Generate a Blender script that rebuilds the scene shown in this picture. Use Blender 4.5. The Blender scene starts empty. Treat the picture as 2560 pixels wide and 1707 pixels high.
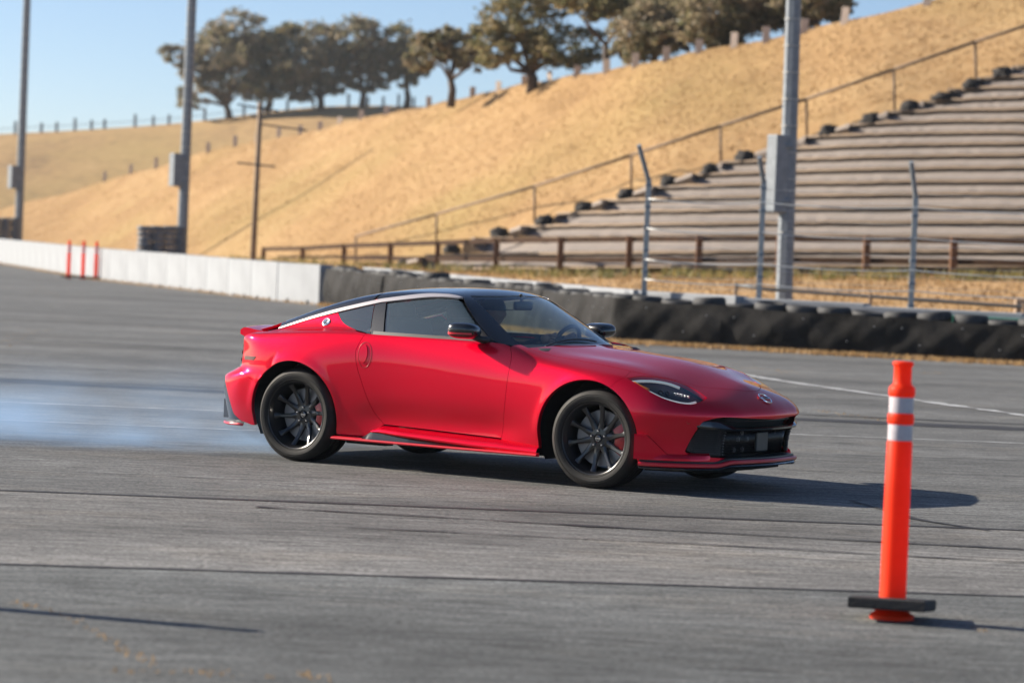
import bpy, bmesh, math, random
import numpy as np
from mathutils import Vector, Matrix
from mathutils.geometry import delaunay_2d_cdt

SC = bpy.context.scene
COL = SC.collection
rng = np.random.default_rng(7)
random.seed(7)

# ------------------------------------------------------------------ camera, sky, sun, exposure
CAM_H, PITCH, ROLL, FPX = 1.5854, -0.0310929, 0.0412876, 7046.94      # focal length in pixels of a 2560 wide frame
FW = np.array([0, math.cos(PITCH), math.sin(PITCH)]); UP0 = np.array([0, -math.sin(PITCH), math.cos(PITCH)]); RT0 = np.array([1.0, 0, 0])
RT = RT0*math.cos(ROLL) + UP0*math.sin(ROLL)
UP = -RT0*math.sin(ROLL) + UP0*math.cos(ROLL)
cam_data = bpy.data.cameras.new('camera')
cam_data.sensor_width = 36.0
cam_data.lens = FPX/2560*36.0
cam_data.clip_start = 0.1
cam_data.clip_end = 6000
cam_data.dof.use_dof = True
cam_data.dof.focus_distance = 20.2
cam_data.dof.aperture_fstop = 2.3
cam = bpy.data.objects.new('camera', cam_data)
COL.objects.link(cam)
cam.matrix_world = Matrix(((RT[0], UP[0], -FW[0], 0), (RT[1], UP[1], -FW[1], 0), (RT[2], UP[2], -FW[2], CAM_H), (0, 0, 0, 1)))
SC.camera = cam

SUN_EL = math.radians(24.6)
SUN_DIR = np.array([-0.9537*math.cos(SUN_EL), 0.3007*math.cos(SUN_EL), math.sin(SUN_EL)])
world = bpy.data.worlds.new('World'); SC.world = world; world.use_nodes = True
wn = world.node_tree.nodes; wl = world.node_tree.links
for n in list(wn): wn.remove(n)
sky = wn.new('ShaderNodeTexSky'); sky.sky_type = 'NISHITA'; sky.sun_disc = False
sky.sun_elevation = SUN_EL
sky.sun_rotation = math.atan2(SUN_DIR[0], SUN_DIR[1])
sky.altitude = 0; sky.air_density = 0.6; sky.dust_density = 0.6; sky.ozone_density = 2.2
bg = wn.new('ShaderNodeBackground'); bg.inputs['Strength'].default_value = 0.072
wo = wn.new('ShaderNodeOutputWorld')
wl.new(sky.outputs[0], bg.inputs[0]); wl.new(bg.outputs[0], wo.inputs[0])

sun_data = bpy.data.lights.new('sun', 'SUN'); sun_data.energy = 4.9; sun_data.angle = math.radians(0.53); sun_data.color = (1.0, 0.90, 0.76)
sun = bpy.data.objects.new('sun', sun_data); COL.objects.link(sun)
sun.rotation_euler = Vector(SUN_DIR).to_track_quat('Z', 'Y').to_euler()
sun.location = (-30, 10, 25)
SC.view_settings.view_transform = 'Standard'; SC.view_settings.look = 'None'
SC.view_settings.exposure = 1.08; SC.view_settings.gamma = 1.0; SC.view_settings.use_curve_mapping = False
SC.render.engine = 'CYCLES'
SC.cycles.max_bounces = 8; SC.cycles.transparent_max_bounces = 24; SC.cycles.volume_bounces = 1
SC.cycles.use_denoising = True

# ------------------------------------------------------------------ helpers
def at(xd, yd, Y):
    """world point at depth Y seen at pixel (xd, yd) of a 2352 wide view of the place"""
    u, v = xd/0.91875, yd/0.91875
    d = FW + RT*(u-1280)/FPX + UP*(853.5-v)/FPX
    t = Y/d[1]
    return np.array([t*d[0], Y, CAM_H + t*d[2]])

def mesh_obj(name, verts, faces, mat=None, parent=None, smooth=False, loc=None):
    me = bpy.data.meshes.new(name)
    me.from_pydata([tuple(map(float, v)) for v in verts], [], [tuple(map(int, f)) for f in faces])
    if smooth: me.polygons.foreach_set('use_smooth', [True]*len(me.polygons))
    if mat is not None: me.materials.append(mat)
    me.update()
    o = bpy.data.objects.new(name, me); COL.objects.link(o)
    if parent is not None: o.parent = parent
    if loc is not None: o.location = loc
    return o

def tag(o, label=None, cat=None, group=None, kind=None):
    if label: o['label'] = label
    if cat: o['category'] = cat
    if group: o['group'] = group
    if kind: o['kind'] = kind
    return o

def empty(name, loc=(0, 0, 0), rz=0.0):
    o = bpy.data.objects.new(name, None); COL.objects.link(o); o.location = loc; o.rotation_euler = (0, 0, rz)
    o.empty_display_size = 0.1
    return o

def copy_tree(o, parent=None):
    c = o.copy(); COL.objects.link(c); c.parent = parent
    for ch in list(o.children): copy_tree(ch, c)
    return c

class MB:
    """collects shapes, build() links them as one mesh object"""
    def __init__(s): s.v = []; s.f = []; s.n = 0
    def add(s, v, f):
        s.v.extend([tuple(p) for p in v]); s.f.extend([tuple(i+s.n for i in q) for q in f]); s.n += len(v); return s
    def box(s, c, d, R=None, bev=0.0):
        c = np.array(c, float); h = np.array(d, float)/2
        if bev <= 0:
            P = [np.array((sx*h[0], sy*h[1], sz*h[2])) for sx in (-1, 1) for sy in (-1, 1) for sz in (-1, 1)]
            F = [(0, 1, 3, 2), (4, 6, 7, 5), (0, 4, 5, 1), (2, 3, 7, 6), (0, 2, 6, 4), (1, 5, 7, 3)]
        else:
            bm = bmesh.new(); bmesh.ops.create_cube(bm, size=1.0)
            for v in bm.verts: v.co = Vector((v.co.x*2*h[0], v.co.y*2*h[1], v.co.z*2*h[2]))
            bmesh.ops.bevel(bm, geom=bm.edges[:], offset=bev, segments=2, profile=0.5, affect='EDGES')
            bm.verts.ensure_lookup_table(); P = [np.array(v.co) for v in bm.verts]; F = [[v.index for v in f.verts] for f in bm.faces]; bm.free()
        if R is not None: P = [R @ p for p in P]
        return s.add([p+c for p in P], F)
    def tube(s, pts, rad, n=10, cap=True):
        pts = [np.array(p, float) for p in pts]; m = len(pts)
        rad = [rad]*m if np.isscalar(rad) else rad
        V = []; a = None
        for i, p in enumerate(pts):
            t = pts[min(i+1, m-1)]-pts[max(i-1, 0)]; t = t/np.linalg.norm(t)
            if a is None: a = np.array([0, 0, 1.0]) if abs(t[2]) < 0.9 else np.array([1.0, 0, 0])
            x = np.cross(a, t); x /= np.linalg.norm(x); y = np.cross(t, x); a = y
            for k in range(n):
                w = 2*math.pi*k/n; V.append(p + rad[i]*(math.cos(w)*x + math.sin(w)*y))
        F = [(i*n+k, i*n+(k+1) % n, (i+1)*n+(k+1) % n, (i+1)*n+k) for i in range(m-1) for k in range(n)]
        if cap: F += [tuple(range(n-1, -1, -1)), tuple(range((m-1)*n, m*n))]
        return s.add(V, F)
    def lathe(s, prof, n=32, axis='z', origin=(0, 0, 0), closed=False):
        """prof: (radius, height) pairs"""
        o = np.array(origin, float); V = []
        for r, h in prof:
            for k in range(n):
                w = 2*math.pi*k/n; c, q = r*math.cos(w), r*math.sin(w)
                V.append(o + (np.array((c, q, h)) if axis == 'z' else np.array((c, h, q))))
        m = len(prof); F = []
        for i in range(m if closed else m-1):
            j = (i+1) % m
            for k in range(n):
                q = (i*n+k, i*n+(k+1) % n, j*n+(k+1) % n, j*n+k)
                F.append(q if axis == 'z' else q[::-1])
        return s.add(V, F)
    def prism(s, poly, a, b):
        """poly: list of points; extruded from offset vector a to offset vector b"""
        a = np.array(a, float); b = np.array(b, float); n = len(poly); P = [np.array(p, float) for p in poly]
        V = [p+a for p in P]+[p+b for p in P]
        F = [tuple(range(n-1, -1, -1)), tuple(range(n, 2*n))]+[(i, (i+1) % n, n+(i+1) % n, n+i) for i in range(n)]
        return s.add(V, F)
    def build(s, name, mat=None, parent=None, smooth=False, loc=None, auto=None):
        o = mesh_obj(name, s.v, s.f, mat, parent, smooth or auto is not None, loc)
        if auto is not None:
            try: o.data.set_sharp_from_angle(angle=math.radians(auto))
            except Exception: pass
        return o

# ------------------------------------------------------------------ materials
def new_mat(name):
    m = bpy.data.materials.new(name); m.use_nodes = True
    nt = m.node_tree; b = nt.nodes['Principled BSDF']
    return m, nt, b
def S(b, **k):
    for q, v in k.items():
        b.inputs[q.replace('_', ' ')].default_value = v
def plain(name, col, rough=0.6, metal=0.0, coat=0.0, spec=0.5, vary=0.0, scale=8.0, bump=0.0, bscale=60.0):
    m, nt, b = new_mat(name)
    S(b, Base_Color=(*col, 1), Roughness=rough, Metallic=metal)
    b.inputs['Specular IOR Level'].default_value = spec
    b.inputs['Coat Weight'].default_value = coat; b.inputs['Coat Roughness'].default_value = 0.04
    if vary > 0 or bump > 0:
        tc = nt.nodes.new('ShaderNodeTexCoord')
    if vary > 0:
        nz = nt.nodes.new('ShaderNodeTexNoise'); nz.inputs['Scale'].default_value = scale; nz.inputs['Detail'].default_value = 6; nz.inputs['Roughness'].default_value = 0.65
        rp = nt.nodes.new('ShaderNodeValToRGB'); e = rp.color_ramp.elements
        e[0].position = 0.32; e[1].position = 0.68
        e[0].color = (*[c*(1-vary) for c in col], 1); e[1].color = (*[min(1, c*(1+vary)) for c in col], 1)
        nt.links.new(tc.outputs['Object'], nz.inputs['Vector']); nt.links.new(nz.outputs['Fac'], rp.inputs['Fac']); nt.links.new(rp.outputs['Color'], b.inputs['Base Color'])
    if bump > 0:
        n2 = nt.nodes.new('ShaderNodeTexNoise'); n2.inputs['Scale'].default_value = bscale; n2.inputs['Detail'].default_value = 5
        bp = nt.nodes.new('ShaderNodeBump'); bp.inputs['Strength'].default_value = bump; bp.inputs['Distance'].default_value = 0.02
        nt.links.new(tc.outputs['Object'], n2.inputs['Vector']); nt.links.new(n2.outputs['Fac'], bp.inputs['Height']); nt.links.new(bp.outputs['Normal'], b.inputs['Normal'])
    return m
M = {}
M['concrete_white'] = plain('white painted concrete', (0.27, 0.285, 0.305), 0.8, vary=0.13, scale=0.6, bump=0.25, bscale=30)
M['galv'] = plain('galvanised steel', (0.20, 0.222, 0.245), 0.55, spec=0.3, vary=0.18, scale=6, bump=0.06, bscale=18)
M['galv_light'] = plain('galvanised steel post', (0.42, 0.42, 0.40), 0.55, metal=0.2, vary=0.3, scale=9)
M['cable'] = plain('steel cable', (0.50, 0.52, 0.53), 0.45, metal=0.3)
M['dark_pipe'] = plain('dark pipe', (0.06, 0.065, 0.07), 0.5)
M['wood_rail'] = plain('weathered brown timber', (0.15, 0.066, 0.027), 0.75, vary=0.4, scale=7, bump=0.4, bscale=35)
M['wood_dark'] = plain('dark fence rail timber', (0.040, 0.020, 0.010), 0.85, vary=0.4, scale=5, spec=0.15, bump=0.4, bscale=30)
M['tyre_stack'] = plain('stacked tyre rubber', (0.16, 0.165, 0.175), 0.7, vary=0.3, scale=9, bump=0.2, bscale=40)
M['wood_tie'] = plain('sun bleached timber edging', (0.27, 0.20, 0.14), 0.8, vary=0.15, scale=3, bump=0.4, bscale=25)
M['wood_pole'] = plain('old utility pole wood', (0.27, 0.19, 0.125), 0.85, vary=0.3, scale=4, bump=0.3)
M['marker'] = plain('bleached marker board', (0.55, 0.45, 0.37), 0.8, vary=0.2, scale=5)
M['pipe_brown'] = plain('rusty pipe rail', (0.155, 0.10, 0.06), 0.7, vary=0.3, scale=6)
M['tyre_old'] = plain('old scuffed tyre rubber', (0.030, 0.031, 0.034), 0.72, vary=0.4, scale=9, bump=0.3, bscale=40)
M['belt'] = plain('dusty rubber belting', (0.014, 0.013, 0.0125), 0.8, spec=0.2, vary=0.75, scale=1.6, bump=0.8, bscale=5)
M['bolt'] = plain('zinc washers', (0.6, 0.6, 0.58), 0.4, metal=0.6)
M['orange'] = plain('orange polyethylene', (0.96, 0.060, 0.012), 0.5, vary=0.08, scale=14, spec=0.25)
def translucent(m, col, fac):
    nt = m.node_tree; tl = nt.nodes.new('ShaderNodeBsdfTranslucent'); tl.inputs['Color'].default_value = (*col, 1); ms = nt.nodes.new('ShaderNodeMixShader'); ms.inputs[0].default_value = fac
    nt.links.new(nt.nodes['Principled BSDF'].outputs[0], ms.inputs[1]); nt.links.new(tl.outputs[0], ms.inputs[2]); nt.links.new(ms.outputs[0], nt.nodes['Material Output'].inputs['Surface'])
M['reflective'] = plain('white reflective sheeting', (0.50, 0.46, 0.49), 0.35, vary=0.12, scale=70)
M['rubber_base'] = plain('recycled rubber base', (0.018, 0.018, 0.02), 0.8, vary=0.3, scale=30, bump=0.3)
M['clump'] = plain('dark mound surface', (0.014, 0.012, 0.012), 0.85, vary=0.4, scale=6, bump=0.4, bscale=12)  # one dark tone for the mounds at the terrace row ends
M['seam'] = plain('crack sealant', (0.022, 0.021, 0.023), 0.7, vary=0.4, scale=3)
M['line'] = plain('worn white road paint', (0.42, 0.43, 0.44), 0.75, vary=0.5, scale=4)
M['green'] = plain('green painted panel', (0.02, 0.20, 0.13), 0.6)
M['bark'] = plain('eucalyptus bark', (0.085, 0.062, 0.047), 0.9, vary=0.35, scale=5)

def leaf_mat(name, cols):
    m, nt, b = new_mat(name)
    tc = nt.nodes.new('ShaderNodeTexCoord'); nz = nt.nodes.new('ShaderNodeTexNoise'); nz.inputs['Scale'].default_value = 0.9; nz.inputs['Detail'].default_value = 4
    oi = nt.nodes.new('ShaderNodeNewGeometry')
    mx = nt.nodes.new('ShaderNodeMath'); mx.operation = 'MULTIPLY_ADD'; mx.inputs[1].default_value = 0.35; mx.inputs[2].default_value = -0.175
    ad = nt.nodes.new('ShaderNodeMath'); ad.operation = 'ADD'
    rp = nt.nodes.new('ShaderNodeValToRGB'); cr = rp.color_ramp
    cr.elements[0].position = 0.30; cr.elements[0].color = (*cols[0], 1); cr.elements[1].position = 0.70; cr.elements[1].color = (*cols[2], 1)
    e = cr.elements.new(0.5); e.color = (*cols[1], 1)
    L = nt.links
    L.new(tc.outputs['Object'], nz.inputs['Vector']); L.new(oi.outputs['Random Per Island'], mx.inputs[0]); L.new(mx.outputs[0], ad.inputs[0]); L.new(nz.outputs['Fac'], ad.inputs[1])
    L.new(ad.outputs[0], rp.inputs['Fac']); L.new(rp.outputs['Color'], b.inputs['Base Color'])
    S(b, Roughness=0.6)
    tl = nt.nodes.new('ShaderNodeBsdfTranslucent'); ms = nt.nodes.new('ShaderNodeMixShader'); ms.inputs[0].default_value = 0.5
    L.new(rp.outputs['Color'], tl.inputs['Color']); L.new(b.outputs[0], ms.inputs[1]); L.new(tl.outputs[0], ms.inputs[2]); L.new(ms.outputs[0], nt.nodes['Material Output'].inputs['Surface'])
    return m
M['leaf_a'] = leaf_mat('bronze olive leaves', [(0.125, 0.130, 0.066), (0.245, 0.212, 0.122), (0.36, 0.285, 0.195)])
M['leaf_b'] = leaf_mat('green olive leaves', [(0.105, 0.12, 0.055), (0.22, 0.195, 0.092), (0.33, 0.26, 0.135)])
M['dry'] = leaf_mat('dry straw', [(0.28, 0.175, 0.076), (0.34, 0.215, 0.096), (0.40, 0.265, 0.125)])
M['weed'] = leaf_mat('yellow green weeds', [(0.10, 0.10, 0.03), (0.20, 0.18, 0.06), (0.38, 0.28, 0.11)])

def grass_mat(name, c0, c1, c2, scale):
    m, nt, b = new_mat(name); L = nt.links
    tc = nt.nodes.new('ShaderNodeTexCoord')
    def noise(sc, det, stretch):
        mp = nt.nodes.new('ShaderNodeMapping'); mp.inputs['Scale'].default_value = stretch
        nz = nt.nodes.new('ShaderNodeTexNoise'); nz.inputs['Scale'].default_value = sc; nz.inputs['Detail'].default_value = det; nz.inputs['Roughness'].default_value = 0.6
        L.new(tc.outputs['Object'], mp.inputs['Vector']); L.new(mp.outputs['Vector'], nz.inputs['Vector']); return nz
    big = noise(0.10*scale, 5, (1, 0.7, 2.4)); fine = noise(1.6*scale, 7, (1, 1, 1.6))
    mx = nt.nodes.new('ShaderNodeMixRGB'); mx.blend_type = 'MIX'; mx.inputs['Fac'].default_value = 0.45
    L.new(big.outputs['Fac'], mx.inputs['Color1']); L.new(fine.outputs['Fac'], mx.inputs['Color2'])
    rp = nt.nodes.new('ShaderNodeValToRGB'); cr = rp.color_ramp
    cr.elements[0].position = 0.36; cr.elements[0].color = (*c0, 1); cr.elements[1].position = 0.64; cr.elements[1].color = (*c2, 1); e = cr.elements.new(0.5); e.color = (*c1, 1)
    pz = noise(0.055*scale, 6, (1, 0.8, 2.0)); pr = nt.nodes.new('ShaderNodeMapRange'); pr.inputs[1].default_value = 0.50; pr.inputs[2].default_value = 0.72; pr.inputs[4].default_value = 0.55
    L.new(pz.outputs['Fac'], pr.inputs[0])
    m2 = nt.nodes.new('ShaderNodeMixRGB'); m2.inputs['Color2'].default_value = (c1[0]*0.86, c1[1]*1.04, c1[2]*0.85, 1); L.new(pr.outputs[0], m2.inputs['Fac']); L.new(rp.outputs['Color'], m2.inputs['Color1'])
    L.new(mx.outputs['Color'], rp.inputs['Fac']); L.new(m2.outputs['Color'], b.inputs['Base Color'])
    bp = nt.nodes.new('ShaderNodeBump'); bp.inputs['Strength'].default_value = 0.35; bp.inputs['Distance'].default_value = 0.25
    L.new(fine.outputs['Fac'], bp.inputs['Height']); L.new(bp.outputs['Normal'], b.inputs['Normal'])
    S(b, Roughness=0.95); b.inputs['Specular IOR Level'].default_value = 0.1
    return m
M['hill'] = grass_mat('dry hillside grass', (0.245, 0.152, 0.072), (0.318, 0.202, 0.098), (0.385, 0.262, 0.134), 1.0)
M['hill_far'] = grass_mat('far dry hillside', (0.22, 0.15, 0.085), (0.37, 0.245, 0.12), (0.46, 0.315, 0.165), 0.5)
M['dirt'] = grass_mat('dry dirt verge', (0.36, 0.225, 0.11), (0.44, 0.28, 0.14), (0.50, 0.34, 0.18), 2.0)
M['gravel'] = plain('grey brown terrace gravel', (0.235, 0.200, 0.175), 0.9, vary=0.32, scale=22, bump=0.6, bscale=22)
translucent(M['orange'], (1.0, 0.06, 0.02), 0.38)

# ================================================================== THE SETTING
_ON = ['first', 'second', 'third', 'fourth', 'fifth', 'sixth', 'seventh', 'eighth', 'ninth', 'tenth', 'eleventh', 'twelfth', 'thirteenth', 'fourteenth', 'fifteenth', 'sixteenth', 'seventeenth', 'eighteenth', 'nineteenth']
_TE = {20: ('twentieth', 'twenty'), 30: ('thirtieth', 'thirty'), 40: ('fortieth', 'forty'), 50: ('fiftieth', 'fifty'), 60: ('sixtieth', 'sixty'), 70: ('seventieth', 'seventy')}
ORD = [_ON[n-1] if n < 20 else (_TE[n//10*10][0] if n % 10 == 0 else _TE[n//10*10][1]+'-'+_ON[n % 10-1]) for n in range(1, 80)]
def lin(tab, w=70.0):
    a = np.array(tab, float)
    return lambda x: float(np.mean(np.interp(x+np.linspace(-w, w, 9), a[:, 0], a[:, 1])))

# ---- asphalt
def asphalt(name, c, warm=0.0, light=0.0):
    m, nt, b = new_mat(name); L = nt.links
    tc = nt.nodes.new('ShaderNodeTexCoord')
    def noise(sc, det, stretch, rot=0.0, rough=0.6):
        mp = nt.nodes.new('ShaderNodeMapping'); mp.inputs['Scale'].default_value = stretch; mp.inputs['Rotation'].default_value = (0, 0, rot)
        nz = nt.nodes.new('ShaderNodeTexNoise'); nz.inputs['Scale'].default_value = sc; nz.inputs['Detail'].default_value = det; nz.inputs['Roughness'].default_value = rough
        L.new(tc.outputs['Object'], mp.inputs['Vector']); L.new(mp.outputs['Vector'], nz.inputs['Vector']); return nz
    def ramp(src, p0, p1, v0, v1):
        r = nt.nodes.new('ShaderNodeMapRange'); r.inputs[1].default_value = p0; r.inputs[2].default_value = p1; r.inputs[3].default_value = v0; r.inputs[4].default_value = v1
        L.new(src.outputs['Fac'], r.inputs[0]); return r
    def mul(a, bb):
        q = nt.nodes.new('ShaderNodeMath'); q.operation = 'MULTIPLY'; L.new(a.outputs[0], q.inputs[0]); L.new(bb.outputs[0], q.inputs[1]); return q
    grain = ramp(noise(42, 5, (0.8, 1, 1), 0, 0.8), 0.33, 0.67, 0.22, 1.95)
    rub = ramp(noise(13, 6, (0.20, 1, 1), 0.14, 0.75), 0.32, 0.68, 0.40, 1.75)      # rolled and rubbed along the lane
    patch = ramp(noise(0.5, 6, (0.35, 1, 1), 0.05), 0.3, 0.7, 0.60, 1.42)
    f = mul(mul(grain, rub), patch)
    dust_or_sheen = ramp(noise(0.9, 8, (0.5, 1, 1), 0.3, 0.7), 0.52, 0.78, 0.0, 0.55)  # plain dust lying on the asphalt
    col = nt.nodes.new('ShaderNodeMixRGB'); col.inputs['Color1'].default_value = (*c, 1); col.inputs['Color2'].default_value = (c[0]*1.55, c[1]*1.35, c[2]*1.12, 1)
    L.new(dust_or_sheen.outputs[0], col.inputs['Fac'])
    vm = nt.nodes.new('ShaderNodeVectorMath'); vm.operation = 'SCALE'
    L.new(col.outputs['Color'], vm.inputs[0]); L.new(f.outputs[0], vm.inputs['Scale']); L.new(vm.outputs[0], b.inputs['Base Color'])
    S(b, Roughness=0.82); b.inputs['Specular IOR Level'].default_value = 0.35
    bp = nt.nodes.new('ShaderNodeBump'); bp.inputs['Strength'].default_value = 0.5; bp.inputs['Distance'].default_value = 0.006
    L.new(grain.outputs[0], bp.inputs['Height']); L.new(bp.outputs['Normal'], b.inputs['Normal'])
    return m
M['asphalt_near'] = asphalt('asphalt near strip', (0.099, 0.104, 0.103))
M['asphalt_mid'] = asphalt('asphalt pale strip', (0.142, 0.140, 0.135))
M['asphalt_far'] = asphalt('asphalt far sheet', (0.108, 0.110, 0.108))
def skid_mat():
    m, nt, b = new_mat('faint skid rubber'); L = nt.links; S(b, Base_Color=(0.018, 0.018, 0.019, 1), Roughness=0.7)
    tc = nt.nodes.new('ShaderNodeTexCoord'); mp = nt.nodes.new('ShaderNodeMapping'); mp.inputs['Scale'].default_value = (0.6, 5, 1); nz = nt.nodes.new('ShaderNodeTexNoise'); nz.inputs['Scale'].default_value = 3.0; nz.inputs['Detail'].default_value = 6
    mr = nt.nodes.new('ShaderNodeMapRange'); mr.inputs[1].default_value = 0.42; mr.inputs[2].default_value = 0.75; mr.inputs[3].default_value = 0.0; mr.inputs[4].default_value = 0.6
    L.new(tc.outputs['Object'], mp.inputs[0]); L.new(mp.outputs[0], nz.inputs['Vector']); L.new(nz.outputs['Fac'], mr.inputs[0]); L.new(mr.outputs[0], b.inputs['Alpha']); return m
M['skid'] = skid_mat()
def seam_mid(x): return 13.66+0.082*x
def seam_far(x): return 17.40+0.024*x
xs = np.linspace(-140, 140, 57)
def sheet(name, y0, y1, mat, z=0.0):
    V = []; F = []
    for x in xs: V += [(x, y0(x), z), (x, y1(x), z)]
    for i in range(len(xs)-1): F.append((2*i, 2*i+2, 2*i+3, 2*i+1))
    return tag(mesh_obj(name, V, F, mat), kind='structure')
gs = mesh_obj('ground', [(-900, -300, -0.30), (900, -300, -0.30), (900, 1300, -0.30), (-900, 1300, -0.30)], [(0, 1, 2, 3)], M['dirt']); tag(gs, kind='structure')
WALL = [(-42.0, 200.0), (-26.45, 144.84), (-15.18, 103.33), (-11.12, 92.22), (-6.51, 78.5), (-5.05, 75.6), (-1.6, 64.6), (1.93, 53.6), (5.02, 52.0), (9.12, 50.16), (14.0, 48.2), (40, 38)]
# the paved track reaches to the foot of the wall
pv = [(-140, 18.0-3.36), (-140, 260)] + [(x, y) for x, y in WALL] + [(140, 5), (140, 17.40+0.024*140)]
far_poly = [(-140, seam_far(-140)), (140, seam_far(140)), (140, 30)] + [(x, y-0.25) for x, y in reversed(WALL)] + [(-140, 420)]
o = mesh_obj('asphalt_track', [(x, y, 0.0) for x, y in far_poly], [tuple(range(len(far_poly)))], M['asphalt_far']); tag(o, kind='structure')
sheet('asphalt_lane', seam_mid, seam_far, M['asphalt_mid'])
sheet('asphalt_apron', lambda x: -60.0+0*x, seam_mid, M['asphalt_near'])

def ribbon(name, pts, width, mat, z, jit=0.0, seed=0):
    r = np.random.default_rng(seed); pts = np.array(pts, float); V = []; F = []
    n = max(2, int(np.sum(np.linalg.norm(np.diff(pts, axis=0), axis=1))/0.22))
    t = np.linspace(0, len(pts)-1, n); P = np.stack([np.interp(t, np.arange(len(pts)), pts[:, k]) for k in (0, 1)], 1)
    d = np.gradient(P, axis=0); d /= np.linalg.norm(d, axis=1)[:, None]; nn = np.stack([-d[:, 1], d[:, 0]], 1)
    w = width/2*(1+jit*r.normal(size=n)); c = np.cumsum(r.normal(size=n))*0.0; off = width*0.35*jit*np.convolve(r.normal(size=n+8), np.ones(9)/3, 'valid')
    A = P+nn*(off+np.abs(w))[:, None]; B = P+nn*(off-np.abs(w))[:, None]
    for i in range(n): V += [(A[i, 0], A[i, 1], z), (B[i, 0], B[i, 1], z)]
    for i in range(n-1): F.append((2*i, 2*i+1, 2*i+3, 2*i+2))
    return mesh_obj(name, V, F, mat)
def road_mark(name, pts, width, mat, z=0.004, jit=0.15, seed=0): return tag(ribbon(name, pts, width, mat, z, jit, seed), kind='structure')
road_mark('paving_seam', [(-12, seam_far(-12)), (12, seam_far(12))], 0.075, M['seam'], seed=1)
road_mark('paving_seam', [(-12, seam_mid(-12)), (12, seam_mid(12))], 0.050, M['seam'], seed=2)
road_mark('tyre_mark', [(-1.5, 16.9), (0.6, 16.55), (3.0, 16.25)], 0.05, M['seam'], 0.006, 0.35, 3)
road_mark('tyre_mark', [(-0.9, 15.9), (1.2, 15.75), (4, 15.3)], 0.03, M['seam'], 0.006, 0.4, 4)
for q_, (a_, b_, w_) in enumerate([((-3, 15.4), (5, 14.9), .05), ((-4, 18.9), (3.5, 18.3), .09), ((-6, 24.9), (6, 25.4), .12), ((-5, 22.4), (1, 22.2), .10), ((1.5, 21.6), (8, 22.6), .16), ((2, 23.6), (9, 24.5), .10), ((-8, 34), (2, 32.4), .22), ((-14, 45), (-2, 40), .3)]):
    road_mark('tyre_mark', [a_, ((a_[0]+b_[0])/2, (a_[1]+b_[1])/2+.12), b_], w_, M['skid'], .0048+.0004*q_, .3, 60+q_)
road_mark('crack_line', [(2.35, 19.15), (2.55, 18.3), (2.62, 17.9), (3.0, 17.35)], 0.05, M['seam'], 0.006, 0.4, 5)
road_mark('tyre_mark', [(-9, 30.6), (0, 29.3), (9, 28.7)], 0.55, M['seam'], 0.004, 0.12, 6)
road_mark('paving_seam', [(-14, 31.2), (0, 30.2), (6, 29.8)], 0.10, M['seam'], 0.008, 0.2, 7)
road_mark('painted_line', [(3.0, 41.0), (3.41, 39.58), (4.93, 34.32), (5.8, 31.71), (7.0, 28.0)], 0.16, M['line'], 0.008, 0.35, 8)
road_mark('painted_line', [(-12, 26.2), (0, 26.4), (2.87, 26.4), (12, 26.7)], 0.055, M['line'], 0.006, 0.3, 9)
road_mark('painted_line', [(-14, 24.2), (-4, 23.8), (2, 23.7)], 0.045, M['line'], 0.006, 0.4, 10)

# ---- hillside (toe line, crest line), verge behind the wall
Ytoe = lin([(-600, 250), (-300, 235), (0, 216), (300, 168), (416, 152), (605, 132), (900, 108), (1245, 91), (1600, 85), (1990, 82), (2352, 79), (2700, 77), (3200, 75)])
ytoe = lin([(-600, 530), (-300, 545), (0, 560), (300, 585), (605, 602), (900, 615), (1245, 632), (1600, 636), (1990, 637), (2352, 642), (2700, 650), (3200, 668)])
Ycre = lin([(-600, 290), (-300, 280), (0, 260), (500, 195), (1000, 146), (1460, 114), (2000, 104), (2352, 102), (2700, 100), (3200, 98)])
ycre = lin([(-600, 540), (-300, 530), (0, 482), (55, 464), (171, 439), (248, 411), (358, 387), (478, 344), (600, 320), (690, 308), (735, 298), (780, 286), (830, 272), (985, 241), (1085, 220), (1205, 195), (1322, 175), (1460, 147), (1530, 133), (1605, 117), (1685, 101), (1760, 88), (1845, 70), (1940, 44), (2130, 5), (2352, -45), (2700, -110), (3200, -190)], 16.0)
Ywal = lin([(-600, 300), (-100, 170), (0, 146), (230, 104), (400, 93), (640, 79), (750, 76.5), (1410, 54.2), (1800, 52.8), (2352, 51), (2700, 49.5), (3200, 47)])
def hill_pt(xd, s):
    a = at(xd, ytoe(xd), Ytoe(xd)); c = at(xd, ycre(xd), Ycre(xd))
    if s <= 1.0: return a+(c-a)*s
    e = s-1.0
    return c+np.array([0.0, 60*e, -6*e*e*4-1.0*e])
def hill_pixel_y(xd, s):
    p = hill_pt(xd, s)-np.array([0, 0, CAM_H]); return 0.91875*(853.5-FPX*(p@UP)/(p@FW))
def hill_at_pixel(xd, yd):
    """point of the hillside seen at a pixel"""
    lo, hi = 0.0, 1.0
    a = at(xd, ytoe(xd), Ytoe(xd)); c = at(xd, ycre(xd), Ycre(xd))
    for _ in range(40):
        m = (lo+hi)/2; p = a+(c-a)*m; q = at(xd, yd, p[1])
        if p[2] < q[2]: lo = m
        else: hi = m
    return a+(c-a)*lo, lo
cols = np.linspace(-600, 4200, 241); srow = list(np.linspace(0, 1, 25)) + [1.03, 1.08, 1.2, 1.5, 2.0]
def on_terrace(xd, s): return s < 1.0 and hill_pixel_y(xd, s) > np.interp(xd, [840, 2310, 2480, 3200], [615, 160, 100, -150])
def wob(x, y):
    return 0.5*(0.10*math.sin(0.45*x+0.3*y)+0.07*math.sin(0.9*x-0.62*y+1.3)+0.05*math.sin(1.7*x+1.1*y))
V = []
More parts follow.
